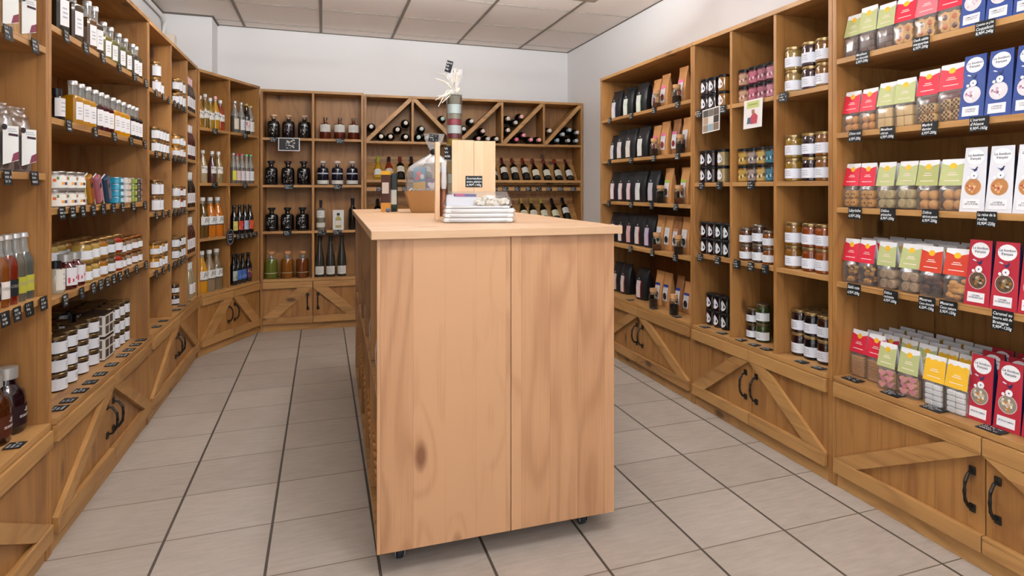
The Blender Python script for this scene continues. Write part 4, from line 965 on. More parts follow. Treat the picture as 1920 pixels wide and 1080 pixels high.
# ------------------------------------------------------------------ left: narrow-column shelving
A, Bc, Cc = ' left column', ' middle column', ' right column'
JT = J('#8c6a44', h=.085, r=.031, lab='tall'); JS = J('#c9b08a', h=.07, r=.031, lab='tall'); JY = J('#d9921f', h=.07, r=.031); JD = J('#7a5a34', h=.068, r=.031, lab='tall'); JR = J('#b5502a', h=.072, r=.031)
put(L3, 0, [(289.5, JT, None, dict(stack=2)), (295, JS, None, dict(stack=1))], 'jar with white label', d=.034, sh=.0855, col=A)
put(L3, 1, [(288, JD), (293.5, JD), (299.5, JD), (305.5, JD)], 'jar with white label', d=.034, stack=2, sh=.0685, col=A)
put(L3, 2, [(288.5, JT), (294.5, JT)], 'tall jar with white label', d=.034, stack=2, sh=.0855, col=A)
put(L3, 3, [(287.5, JY), (292, JD), (297, JY), (302, JD)], 'jar with white label', d=.034, stack=2, sh=.0705, col=A)
put(L3, 4, [(289, JS), (294.5, JS)], 'jar with white label', d=.09, stack=2, sh=.0705, col=A)
put(L3, 0, [(326.5, JD), (332, JT), (339, JT)], 'jar with gold lid', d=.034, stack=2, sh=.086, col=Bc)
put(L3, 1, [(327, JY), (333, JD), (338, JY)], 'jar with white label', d=.034, stack=2, sh=.0705, col=Bc)
put(L3, 2, [(327, JS), (333, JR), (339, JD)], 'jar with white label', d=.034, stack=2, sh=.0725, col=Bc)
put(L3, 3, [(326, JD), (330.5, J('#3f2a1c', h=.066, r=.031)), (335, JD), (339.5, JD)], 'jar with white label', d=.034, stack=2, sh=.0685, col=Bc)
put(L3, 4, [(326.5, J('#3a1f1c', h=.07, r=.031))], 'dark jar with white label', d=.07, stack=2, sh=.0705, col=Bc)
def LB(fill, cap, h=.235): return bottle('juice', h, .031, fill, cap, '#dfdde0', (.12, .4), 'foil', fullz=.8)
for i, (fl_, cp, n_) in enumerate((('#241012', '#d9b0b4', 'dark bottle with pink cap'), ('#4c0f18', '#d8cfd0', 'dark red bottle with white cap'), ('#1c1418', '#dcdcda', 'black bottle with white cap'), ('#4a1c14', '#dcdcda', 'brown bottle with white cap'), ('#a89a78', '#dcdcda', 'pale bottle with white cap'))):
    P = LB(fl_, cp); put(L3, i, [(357, P), (361.5, P), (365.5, P), (369.3, P)] if i < 4 else [(358, P), (366, P)], n_, 'bottle', d=.034, col=Cc, grp='bottles in the right column')
for i in range(4): cards(L3, i, [292.5, 305.5, 316], col=A, w=.045); cards(L3, i, [327, 334, 340.5, 346.5], col=Bc, w=.045)
cards(L3, 4, [290, 303, 328, 338, 347], flat=True, w=.05)

# ------------------------------------------------------------------ corner shelving
LC, RC = ' left column', ' right column'
def SY(fill, cap='#e2dfda', h=.23): return bottle('juice', h, .03, fill, cap, '#dcd9d2|#3c3c3c|#dcd9d2', (.3, .52), 'screw', fullz=.9)
put(L4, 0, [(379.5, SY('#a8741c')), (387, SY('#8a6a1c', h=.25)), (394.5, SY('#b08a24')), (402, SY('#d59a14', '#dca8a4', .25)), (413.5, SY('#a83c14'))], 'syrup bottle', 'bottle', d=.05, col=LC)
put(L4, 1, [(380, SY('#bda37a', h=.235)), (397.5, SY('#5c3430', h=.235)), (409.5, SY('#a8905c', h=.235))], 'syrup bottle with label', 'bottle', d=.05, col=LC)
def JU(fill, h=.29): return bottle('juice', h, .043, fill, '#d9d7d2', '#dcdcd6', (.32, .52), 'screw', text=['JUS'], textc='#3c4054', fullz=.9, band=(.29, .315, '#3a3a3c'))
put(L4, 2, [(381, JU('#6a4a14'), 'amber juice bottle with white label'), (393.5, JU('#d9780f'), 'orange juice bottle with white label'), (406, JU('#d9780f'), 'orange juice bottle with white label')], None, 'bottle', d=.06, col=LC, grp='juice bottles')
put(L4, 3, [(379.5, JU('#e09a10', .3), 'yellow juice bottle with white label'), (391.5, JU('#9a8468', .3), 'cloudy juice bottle with white label'), (404, JU('#8c7454', .3), 'cloudy juice bottle with white label')], None, 'bottle', d=.06, col=LC, grp='juice bottles')
put(L4, 0, [(440.5, bottle('beer', .25, .029, '#6d6a60', '#c9c8c6', '#dccfb8', (.12, .45), 'crown', fullz=.55)), (452, bottle('beer', .25, .029, '#77746c', '#c9c8c6', '#dfdcdc', (.12, .45), 'crown', fullz=.55)), (463, bottle('beer', .25, .029, '#1c1416', '#c9b06a', '#dfd8d8|#c23a3a|#e0c8c8', (.12, .45), 'crown')), (475, bottle('beer', .24, .029, '#8a7a60', '#c9b06a', '#dfdcd4', (.12, .45), 'crown', fullz=.55))], 'lemonade bottle with pale label', 'bottle', d=.05, col=RC)
GN = [(437.5, '#c9c840', '#b9b7b2', 'yellow'), (445, '#dcc0c8', '#b8303c', 'pink'), (453.5, '#dccfd4', '#c46a74', 'pale pink'), (462, '#dcdcdc', '#5fa87c', 'white'), (471, '#dcdfdf', '#4a9a6a', 'grey white')]
put(L4, 1, [(px, bottle('beer', .235, .027, '#7a7068', cp, lb, (.1, .42), 'crown', fullz=.55), 'tonic bottle with %s label' % n_) for px, lb, cp, n_ in GN], None, 'bottle', d=.05, col=RC, grp='tonic bottles')
BE = [(438.5, '#c9c060|#8a8a34|#d8d08a', 'yellow'), (449, '#c03a2c|#d88a7a|#8c2420', 'red'), (459, '#a8b4c8|#7a8cb0|#c9ccd8', 'pale blue'), (468.5, '#c8502c|#d88a6a|#a03420', 'orange')]
put(L4, 2, [(px, bottle('beer', .225, .029, '#141012', '#17171a', lb, (.12, .44), 'crown'), 'dark beer bottle with %s label' % n_) for px, lb, n_ in BE], None, 'bottle', d=.05, col=RC, grp='dark beer bottles')
BE2 = [(438, '#9aa09a|#5c6a5c|#c0c4b8', 'grey'), (446, '#3a64a8|#6c8cc0|#1c3c78', 'blue'), (455, '#3a5ca0|#8ca4cc|#24488c', 'deep blue'), (465, '#5c2c4a|#c8b83c|#3a1c34', 'plum')]
put(L4, 3, [(px, bottle('beer', .235, .029, '#141012', '#17171a', lb, (.14, .46), 'crown'), 'dark beer bottle with %s label' % n_) for px, lb, n_ in BE2], None, 'bottle', d=.05, col=RC, grp='dark beer bottles')
cards(L4, 0, [403], col=LC, w=.06); cards(L4, 0, [459.5], col=RC, w=.06); cards(L4, 1, [402.6], col=LC, w=.06); cards(L4, 1, [459.5], col=RC, w=.06)
cards(L4, 2, [446, 454, 462, 470, 479], col=RC, w=.05)
p = MB(); T = Matrix.Identity(4)
p.prism([(.047*math.sin(2*PI*k/24), .062*math.cos(2*PI*k/24)) for k in range(24)], -.004, 0, CARD)
q = MB(); 
for k in range(24):
    a0, a1 = 2*PI*k/24, 2*PI*(k+1)/24; q.add([(.04*math.sin(a0), -.0048, .054*math.cos(a0)), (.04*math.sin(a1), -.0048, .054*math.cos(a1)), (.042*math.sin(a1), -.0048, .0565*math.cos(a1)), (.042*math.sin(a0), -.0048, .0565*math.cos(a0))], [(0, 1, 2, 3)], CHALK)
for i in range(3): scribble(q, -.026, .026, .018-.018*i, .011, -.0048, CHALK, 90+i)
Proto('oval_sign', p, [('chalk_lettering', q)]).put(L4.W(L4.u(432.5, -.01), -.004, .827-.012), (0, 0, L4.a), 'oval black chalk sign hanging on the middle divider, corner shelving', 'sign', None)

# ------------------------------------------------------------------ spirits shelving
put(B1, 0, [(513, apothecary(.195, .05, '#1c1b1c', '#c9a07c', '#a8a49c', 'flask')), (541, apothecary(.195, .05, '#1f191b', '#c9a07c', '#a89c98', 'flask')), (570.5, apothecary(.195, .05, '#1c1b1c', '#b99880', '#a8a49c', 'flask'))], 'black spirit bottle with silver drawing and pale stopper', 'bottle', d=.06, col=LC)
put(B1, 1, [(508.5, apothecary(.2, .052, '#121314', '#1c1a1a', '#8c888c', 'flask')), (540, apothecary(.2, .052, '#141112', '#3a2420', '#b0a098', 'flask')), (569.5, apothecary(.2, .052, '#121213', '#26201e', '#a09898', 'flask'))], 'black spirit bottle with pale skull like drawing', 'bottle', d=.06, col=LC)
put(B1, 2, [(509.5, apothecary(.195, .052, '#101113', '#1c1a1a', '#b0b0b0', 'flask')), (539, apothecary(.195, .052, '#101113', '#1c1a1a', '#b4b4b6', 'flask')), (567, apothecary(.195, .052, '#101113', '#1c1a1a', '#b0b0b0', 'flask'))], 'black spirit bottle with pale printed drawing', 'bottle', d=.06, col=LC)
def RM(fill, top): return bottle('flask', .225, .05, fill, '#c08c60', None, capk='cork', band=(.2, .215, '#cfc8a8'), fullz=.72)
put(B1, 3, [(508.5, RM('#6c7426', 1), 'green flavoured rum bottle with cork'), (538.5, RM('#9a5a14', 2), 'amber rum bottle with cork'), (567, RM('#7a3c10', 3), 'dark amber rum bottle with cork')], None, 'bottle', d=.06, col=LC, grp='corked rum bottles')
def WL2(): return bottle('squat', .185, .046, '#6a2008', '#6a5640', '#cfcdc4', (.32, .66), 'cork')
put(B1, 0, [(610, WL2()), (637, WL2()), (663, WL2())], 'amber liqueur bottle with wide white label', 'bottle', d=.06, col=RC)
def NV(): return bottle('flask', .205, .047, '#12162c', '#d0c0b4', '#c9ccd6', (.45, .5), 'cork', band=(.04, .19, '#cfcdc6'))
put(B1, 1, [(605.5, NV()), (632.5, NV()), (660.5, NV())], 'navy gin bottle with white band', 'bottle', d=.06, col=RC)
put(B1, 2, [(601.5, bottle('squat', .255, .035, '#8c8878', '#20181a', '#d8d8d4', (.42, .66), 'foil', fullz=.75, band=(.1, .25, '#d4d2c8')), 'tall clear spirit bottle with dark capsule'), (661, bottle('wine', .27, .034, '#101214', '#101012', None, capk='foil'), 'black spirit bottle beside the framed card')], None, 'bottle', d=.06, col=RC, grp='single spirit bottles')
FL = bottle('flute', .345, .037, '#3c3a34', '#26241f', '#d8d7cf', (.06, .26), 'foil')
put(B1, 3, [(599.5, FL), (620, FL), (641, FL)], 'tall slim flute bottle with square white label', 'bottle', d=.06, col=RC)
b = MB(); b.box(-.045, .045, -.02, .02, 0, .17, mat('#d9d9d6', .55), bev=.002)
q = MB(); Y = -.0206
q.prism([(-.022, .02), (.022, .02), (.024, .028), (.024, .095), (.012, .112), (.008, .116), (.008, .128), (-.008, .128), (-.008, .116), (-.012, .112), (-.024, .095), (-.024, .028)], Y-.0005, Y, mat('#a09a58', .5)); q.prism([(-.012, .124), (.012, .124), (.012, .145), (-.012, .145)], Y-.001, Y, mat('#201c1c', .5)); q.prism([(-.022, .04), (.022, .04), (.022, .08), (-.022, .08)], Y-.001, Y-.0005, mat('#ded4cc', .5))
put(B1, 2, [(634.5, Proto('gift_carton', b, [('bottle_picture', q)]))], 'white carton printed with a squat bottle', 'box', d=.055, col=RC, grp='gift cartons')
cards(B1, 0, [515], col=LC, w=.07); cards(B1, 0, [638], col=RC, w=.065); cards(B1, 1, [542], col=LC, w=.07); cards(B1, 1, [634], col=RC, w=.065); cards(B1, 2, [539], col=LC, w=.065); cards(B1, 2, [604, 633], col=RC, w=.065)
b = MB(); b.box(-.083, .083, -.0015, .0005, -.11, 0, mat('#dcdcdc', .6)); q = MB(); q.add([(-.076, -.002, -.103), (.076, -.002, -.103), (.076, -.002, -.007), (-.076, -.002, -.007)], [(0, 1, 2, 3)], mat('#2c2c2e', .5))
rg = random.Random(5)
for i in range(26):
    x, z = rg.uniform(-.032, .035), rg.uniform(-.088, -.018); w_, h_ = rg.uniform(.006, .02), rg.uniform(.004, .011); q.add([(x, -.0024, z), (x+w_, -.0024, z+rg.uniform(-.004, .004)), (x+w_*.8, -.0024, z+h_), (x+.002, -.0024, z+h_)], [(0, 1, 2, 3)], mat('#c9c4bc', .6))
Proto('picture_card', b, [('printed_picture', q)]).put(B1.W(B1.u(542, -.01), -.006, 1.602), (R(-4), 0, B1.a), 'black and white picture card hanging below the top shelf, spirits shelving', 'card', 'picture cards hung on shelf edges')

# ------------------------------------------------------------------ coffee shelving
K1, K2 = '#1b1c1f', '#bf8a55'
def CP(labc='#cfcfca', stripe='#8a90c0', w=.125, h=.205, labx=-.1, labw=.4): return pouch(w, h, .08, K1, labc, stripe, labx, labw)
def KP(pic='#8a3a2c', tp='#d86a90', w=.095, h=.215): return pouch(w, h, .055, K2, '#d6d3d6', None, 0, .6, .6, 'crimp', (pic, tp), (.18, .66), False)
def KD(pic='#3a2420', tp='#2c3a8c'): return pouch(.085, .215, .055, '#8a5c36', '#d6d3d6', None, 0, .6, .6, 'crimp', (pic, tp), (.18, .66), False)
CK = lambda lv=.45, c_='#3a241a', h=.105: cork_jar(.028, h, c_, lv)
put(R1, 0, [(1157, CP('#d8d8d8', '#8f93c9')), (1184, CP('#d6d9d2', '#8fb48a')), (1209, CP('#d6dcd4', '#8fb48a'))], 'black coffee bag with narrow label', 'bag', d=.11, rot=8)
put(R1, 1, [(1146, CP('#c9c8cc', None, w=.1, h=.18)), (1161, CP('#d0c8c4', None)), (1182, CP('#d6d2c8', None)), (1211, CP('#d6d6d2', None, w=.125))], 'black coffee bag with narrow label', 'bag', d=.1, rot=8)
put(R1, 2, [(1142, CP('#e2dede', '#c86a84', w=.12)), (1165, CP('#d8d4d2', '#c86a74', w=.118)), (1185.5, CP('#d8c8ca', '#c8788a', w=.112)), (1207, CP('#d2d8d2', None)), (1231, CP('#b8b2bc', None, w=.118))], 'black coffee bag with narrow label', 'bag', d=.1, rot=8)
put(R1, 3, [(1146, CP('#c9c6c8', None, w=.118)), (1164, CP('#d6d2d0', '#9a2430', w=.118)), (1182, CP('#d8a8a8', None, w=.112)), (1205, CP('#d8d2cf', '#c05050')), (1224, CP('#c8b8d0', '#a88ab4', w=.112))], 'black coffee bag with narrow label', 'bag', d=.1, rot=8)
put(R1, 4, [(1155, CP('#d4cfc8', '#b86040', w=.118)), (1178, CP('#d8cfcc', '#c8303c', w=.11)), (1209, CP('#dccfcc', '#c8303c', w=.125))], 'black coffee bag with red striped label', 'bag', d=.12, rot=8)
put(R1, 0, [(1234, KP(h=.2)), (1250, KP()), (1283, KP(h=.225))], 'kraft bag with pink and white label', 'bag', d=.1)
put(R1, 1, [(1234, KP(h=.2)), (1250, KP()), (1271, KD('#7a2a2c', '#c86a90')), (1291, KP('#6a3a2c', '#d6d3d6'))], 'kraft bag with pink and white label', 'bag', d=.1)
put(R1, 2, [(1257, KP('#5c4434', '#9ab84a')), (1288, KP('#a8582c', '#9ab84a'))], 'kraft bag with green and white label', 'bag', d=.09)
put(R1, 3, [(1244, KP('#26201f', '#d6d3d6')), (1256, KP('#26201f', '#d6d3d6')), (1272, KD('#26201f', '#a8785a')), (1290, KP('#26201f', '#d6d3d6'))], 'kraft bag with dark round picture', 'bag', d=.1)
put(R1, 4, [(1240, KP('#26201f', '#2c3a8c')), (1254, KP('#26201f', '#2c3a8c')), (1280, KD()), (1291, KP('#26201f', '#2c3a8c', h=.19))], 'kraft bag with blue topped label', 'bag', d=.13)
for i, ps in enumerate(([1231.5, 1269], [1227, 1276], [1238.5, 1273], [1231.5, 1272], [1225, 1263.5])):
    put(R1, i, [(p_, CK(.3+.1*((i+k) % 3), ('#6a3a24', '#3a241a', '#241a16')[(i+k) % 3], .11 if i < 4 else .12)) for k, p_ in enumerate(ps)], 'small corked glass sample jar', 'jar', d=.03)
cards(R1, 0, [1144, 1184, 1227.5, 1271]); cards(R1, 1, [1143, 1184, 1226.5, 1271]); cards(R1, 2, [1142, 1184, 1222, 1268]); cards(R1, 3, [1183, 1224, 1267]); cards(R1, 4, [1184, 1229, 1272], flat=True)

# ------------------------------------------------------------------ jam shelving
HN = jar(.032, .086, '#2c100c', '#17171a', 'drop', lidh=.014, neck=.97); HA = jar(.032, .086, '#b0782c', '#17171a', 'drop', lidh=.014, neck=.97); HP = jar(.032, .086, '#b8a06c', '#17171a', 'drop', lidh=.014, neck=.97); HG = jar(.032, .086, '#1c1f16', '#17171a', 'drop', lidh=.014, neck=.97)
dh = 'dark honey jar with white teardrop label'
put(R2, 0, [(1324.5, HN, dh), (1340, HN, dh), (1358.5, HA, 'amber honey jar with white teardrop label')], None, d=.055, stack=2, sh=.0865, col=A, grp='teardrop label honey jars')
put(R2, 1, [(1320.5, HN, dh), (1336, HN, dh), (1357, HP, 'pale honey jar with white teardrop label')], None, d=.05, stack=2, sh=.0865, col=A, grp='teardrop label honey jars')
put(R2, 2, [(1319.5, HN), (1333, HN), (1351, HG), (1364, HG)], dh, d=.055, stack=2, sh=.0865, col=A, grp='teardrop label honey jars')
put(R2, 3, [(1328, HN), (1343.5, HN), (1362, HG)], dh, d=.09, stack=2, sh=.0865, col=A, grp='teardrop label honey jars')
def PJ(c1, fill): return jar(.031, .082, fill, '#17171a', 'wrap', c1, lidh=.014, neck=.97)
put(R2, 0, [(1397.5, PJ('#a8846c|#d8c8b8|#6a3c34', '#7a4a34')), (1416, PJ('#a85c6c|#e0c8cc|#7a2c3c', '#7a2430')), (1436, PJ('#8c5460|#dcc4c8|#4c2430', '#5c1c2c')), (1450.5-4, PJ('#a87484|#e4d0d4|#7a2c3c', '#6c2430'))], 'spread jar with black lid and pinkish wrapper', d=.05, stack=2, sh=.0825, col=Bc)
put(R2, 1, [(1396.5, PJ('#a8843c|#d8c890|#4c4030', '#a8782c')), (1415, PJ('#8c7c74|#d8d4cc|#38343c', '#5c4838')), (1433, PJ('#a88a4c|#dcd4b8|#38343c', '#a8782c')), (1446, PJ('#3c6c7c|#a8ccd4|#1c3c4c', '#3c4c4c'))], 'spread jar with black lid and mustard wrapper', d=.05, stack=2, sh=.0825, col=Bc)
put(R2, 2, [(1400, J('#6a3c1c', '#a09484', .08, .0345), 'jar of brown jam with white label', dict(sh=.0805)), (1424, J('#4c3428', '#a09484', .09, .0345), 'tall jar of dark jam with white label', dict(sh=.0905)), (1443, J('#8a4a18', '#a09484', .078, .032), 'jar of amber jam with white label', dict(sh=.0785))], None, d=.055, stack=2, col=Bc, grp='jam jars')
put(R2, 3, [(1407, J('#2c1c14', '#8a7350', .076, .034), 'jar of dark jam with white label', dict(sh=.0765)), (1431.5, J('#3c4a1c', '#8a7c60', .092, .036), 'jar of green jam with white label', dict(sh=.0925))], None, d=.1, stack=2, col=Bc, grp='jam jars')
JM = lambda c_, h=.102: jar(.0385, h, c_, '#b9a070', 'band', '#dcdee6', lidh=.013, neck=.88)
tri = lambda a, b_, c_: [(1489, JM(a[0]), 'jar of %s with white label' % a[1]), (1521, JM(b_[0]), 'jar of %s with white label' % b_[1]), (1547, JM(c_[0]), 'jar of %s with white label' % c_[1])]
put(R2, 0, tri(('#a8874a', 'golden jam'), ('#3a1420', 'dark plum jam'), ('#8a5a1c', 'amber jam')), None, d=.055, stack=2, sh=.1025, col=Cc, grp='jam jars')
put(R2, 1, tri(('#a07a28', 'golden jam'), ('#2a1016', 'dark plum jam'), ('#8a541c', 'amber jam')), None, d=.055, stack=2, sh=.1025, col=Cc, grp='jam jars')
put(R2, 2, tri(('#8c5a18', 'golden jam'), ('#8a3c10', 'orange jam'), ('#9a4a14', 'orange jam')), None, d=.055, stack=2, sh=.1025, col=Cc, grp='jam jars')
put(R2, 3, tri(('#2c1010', 'dark jam'), ('#14100f', 'black jam'), ('#3a1a10', 'brown jam')), None, d=.1, stack=2, sh=.1025, col=Cc, grp='jam jars')
put(R2, 3, [(1513, JM('#14100f')), (1536, JM('#1c1010'))], 'jar of black jam', d=.19, stack=2, sh=.1025, col=Cc, rowtag=' in back row', grp='jam jars')
cards(R2, 0, [1311.7, 1357], col=A); cards(R2, 0, [1470], col=Cc, w=.06); cards(R2, 1, [1316.5, 1349.5], col=A); cards(R2, 1, [1409], col=Bc); cards(R2, 2, [1314, 1346.6], col=A); cards(R2, 2, [1382.7, 1409, 1435.7], col=Bc)
cards(R2, 3, [1325, 1357, 1393, 1418, 1440, 1507, 1539], flat=True)
def pic(w_, h_, kind):
    b = MB(); b.box(-w_/2, w_/2, -.0015, .0005, -h_, 0, mat('#e4e0dc', .6)); q = MB(); y = -.002
    def rect(x0, x1, z0, z1, c_, o=0): q.add([(x0, y-o, z0), (x1, y-o, z0), (x1, y-o, z1), (x0, y-o, z1)], [(0, 1, 2, 3)], mat(c_, .6))
    if kind == 1:
        cs = ['#8a7c6c', '#a89078', '#4c4844', '#8fa4ac', '#dcd8d0', '#6c6660', '#7a6450', '#3c3430', '#5c5048']
        for i in range(3):
            for j in range(3): rect(-w_*.46+i*w_*.31, -w_*.46+i*w_*.31+w_*.3, -h_*.96+j*h_*.31, -h_*.96+j*h_*.31+h_*.295, cs[i*3+j])
    else:
        rect(-w_*.34, w_*.34, -h_*.3, -h_*.06, '#b9c078'); rect(-w_*.25, w_*.25, -h_*.2, -h_*.15, '#8f9a54', .0005)
        q.prism([(-w_*.1, -h_*.86), (w_*.24, -h_*.86), (w_*.28, -h_*.6), (w_*.14, -h_*.5), (w_*.0, -h_*.5), (-w_*.12, -h_*.62)], y-.0004, y, mat('#a8404c', .6)); q.prism([(-w_*.05, -h_*.5), (w_*.1, -h_*.5), (w_*.1, -h_*.36), (-w_*.05, -h_*.36)], y-.0006, y, mat('#9a6a54', .6)); q.prism([(-w_*.3, -h_*.84), (-w_*.08, -h_*.84), (-w_*.1, -h_*.62), (-w_*.26, -h_*.62)], y-.0006, y, mat('#4c5468', .6))
    return Proto('picture_card', b, [('printed_picture', q)])
pic(.155, .125, 1).put(R2.W(R2.u(1333, -.01), -.008, 1.6), (R(-3), R(-3), R2.a), 'photo collage card hanging below the honey jars, jam shelving', 'card', 'picture cards hung on shelf edges')
pic(.135, .135, 2).put(R2.W(R2.u(1412, -.01), -.008, 1.6), (R(-3), R(-1), R2.a), 'white card with a green heading and a seated person, jam shelving', 'card', 'picture cards hung on shelf edges')

# ------------------------------------------------------------------ biscuit shelving
RED, GRN, PNK, ORG, YEL = '#d02a40', '#b4ba80', '#d8707a', '#c2402c', '#e8b634'
BB = biscuit_bag
g1 = 'green headed bag of cocoa squares'; 
put(R3, 0, [(1597, BB(GRN, 'cocoa')), (1626, BB(GRN, 'cocoa', hh=.095)), (1661, BB(GRN, 'cocoa'))], g1, 'bag', d=.05, jit=5, grp='header bags of biscuits')
put(R3, 0, [(1702, BB(RED, 'flower', w=.08), 'red headed bag of jam biscuits'), (1743, BB(PNK, 'flower', w=.08), 'pink headed bag of jam biscuits'), (1785, BB(RED, 'flower', w=.08), 'red headed bag of jam biscuits')], None, 'bag', d=.05, jit=5, grp='header bags of biscuits')
put(R3, 0, [(1640, BB(GRN, 'cocoa')), (1680, BB(GRN, 'cocoa')), (1722, BB(RED, 'flower', w=.08)), (1762, BB(RED, 'flower', w=.08))], 'header bag of biscuits', 'bag', d=.13, rowtag=' in back row', grp='header bags of biscuits')
BLU = gift_box('#2c4484', '#1c2a5c', ('#d8d0d0', '#e8e4e4', '#c8b0b8', '#e0c8cc', '#f0ecec'), ('COMME UN PTIT', 'COQUELICOT')); BLU2 = gift_box('#2c4484', '#1c2a5c', ('#d8d0d4', '#ece8ea', '#c0a0b4', '#8a5a6c', '#efe8e8'), ("L'OURSON", "D'ALSACE"))
WHI = gift_box('#dcdde2', '#1c2238', ('#b07848', '#d0a070', '#c08858', '#a04438', '#dcbc94'), ('LA REINE', 'DE LA RUCHE'))
RDB = gift_box('#a82a38', '#1c2244', ('#5c4a3a', '#8a7a64', '#b0a890', '#9a6a30', '#3c3028'), ('CARAMEL', 'AU BEURRE SALÉ')); RDC = gift_box('#a82a38', '#1c2244', ('#8c8474', '#d8d2c0', '#b8ac94', '#c07a34', '#e0dccf'), ('BÊTISE DE CAMBRAI',))
bx3 = lambda P, xs: [(px, P) for px in xs]
put(R3, 0, bx3(BLU, (1834, 1885, 1938)), 'navy gift box of sweets with oval badge', 'box', d=.045, grp='navy gift boxes')
put(R3, 1, bx3(BLU2, (1835, 1882, 1932)), 'navy gift box of sweets with oval badge', 'box', d=.045, grp='navy gift boxes')
put(R3, 2, bx3(WHI, (1834, 1884, 1937)), 'white gift box of honey sweets', 'box', d=.045, grp='white gift boxes')
put(R3, 3, bx3(RDB, (1844, 1893, 1946)), 'red gift box of caramels', 'box', d=.045, grp='red gift boxes')
put(R3, 4, bx3(RDC, (1846, 1899, 1955)), 'red gift box of mints', 'box', d=.075, grp='red gift boxes')
put(R3, 4, bx3(RDC, (1866, 1915)), 'red gift box of mints', 'box', d=.15, rowtag=' in second row', grp='red gift boxes')
put(R3, 4, bx3(RDC, (1885, 1930)), 'red gift box of mints', 'box', d=.22, rowtag=' in third row', grp='red gift boxes')
put(R3, 1, [(1597, BB(RED, 'round', w=.074, h=.075), 'red headed bag of round biscuits'), (1631, BB(RED, 'round', w=.074, h=.075), 'red headed bag of round biscuits'), (1665, BB(GRN, 'pale', w=.075), 'green headed bag of square biscuits'), (1700, BB(GRN, 'pale', w=.078), 'green headed bag of square biscuits'), (1738, BB(RED, 'check', w=.078, h=.1), 'red headed bag of chequered biscuits'), (1782, BB(PNK if 0 else '#d83848', 'check', w=.084, h=.105), 'red headed bag of chequered biscuits')], None, 'bag', d=.045, jit=3, grp='header bags of biscuits')
put(R3, 1, [(1675, BB(GRN, 'pale')), (1762, BB(RED, 'check')), (1802, BB(RED, 'check'))], 'header bag of biscuits', 'bag', d=.11, rowtag=' in back row', grp='header bags of biscuits')
put(R3, 2, [(1597, BB(RED, 'pretzel', w=.074), 'red headed bag of ring biscuits'), (1630, BB(RED, 'pretzel', w=.074), 'red headed bag of ring biscuits'), (1664, BB(GRN, 'swirl', w=.076), 'green headed bag of swirl biscuits'), (1700, BB(GRN, 'swirl', w=.078), 'green headed bag of swirl biscuits'), (1739, BB('#a8ad6c', 'ball', w=.08), 'green headed bag of golden biscuits'), (1784, BB(GRN, 'ball', w=.084), 'green headed bag of golden biscuits')], None, 'bag', d=.045, jit=3, grp='header bags of biscuits')
put(R3, 2, [(1678, BB(GRN, 'swirl')), (1760, BB(GRN, 'ball'))], 'header bag of biscuits', 'bag', d=.11, rowtag=' in back row', grp='header bags of biscuits')
put(R3, 3, [(1593, BB(RED, 'walnut', w=.072), 'red headed bag of walnut biscuits'), (1627, BB(RED, 'walnut', w=.074), 'red headed bag of walnut biscuits'), (1669, BB(GRN, 'swirl2', w=.078), 'green headed bag of hazelnut biscuits'), (1710, BB(GRN, 'swirl2', w=.078), 'green headed bag of hazelnut biscuits'), (1752, BB(ORG, 'choc', w=.08), 'orange red headed bag of chocolate macaroons'), (1797, BB(ORG, 'coco', w=.082), 'orange red headed bag of coconut macaroons')], None, 'bag', d=.045, jit=3, grp='header bags of biscuits')
for r0, d_ in enumerate((.12, .195, .27)):
    put(R3, 3, [(px+14+r0*12, BB(hc, 'choc')) for px, hc in ((1600, RED), (1640, RED), (1680, GRN), (1722, GRN), (1765, ORG))], 'header bag of biscuits', 'bag', d=d_, rowtag=' in %s row' % ORD[r0+1], grp='header bags of biscuits', jit=3)
put(R3, 4, [(1606, BB(RED, 'fingers', w=.074, h=.095), 'red headed bag of finger biscuits'), (1641, BB(RED, 'fingers', w=.076, h=.095), 'red headed bag of finger biscuits'), (1667, BB(GRN, 'heart', w=.074), 'green headed bag of pink heart biscuits', dict(d=.05)), (1708, BB(GRN, 'heart', w=.078), 'green headed bag of pink heart biscuits', dict(d=.05)), (1757, BB(YEL, 'wrap', w=.076), 'yellow headed bag of white wrapped nougat', dict(d=.055)), (1798, BB(YEL, 'wrap', w=.076), 'yellow headed bag of white wrapped nougat', dict(d=.055))], None, 'bag', d=.085, grp='header bags of biscuits')
for r0, d_ in enumerate((.155, .215, .275, .335)):
    row = [(1606+22*(r0+1), RED, 'fingers'), (1641+22*(r0+1), RED, 'fingers'), (1682+24*r0+8, GRN, 'heart'), (1718+24*r0+8, GRN, 'heart'), (1770+20*r0, '#8a9440' if r0 else YEL, 'wrap'), (1808+20*r0, '#8a9440' if r0 else YEL, 'wrap')]
    put(R3, 4, [(px, BB(hc, kd)) for px, hc, kd in row], 'header bag of biscuits', 'bag', d=d_, rowtag=' in %s row' % ORD[r0+1], grp='header bags of biscuits', jit=3)
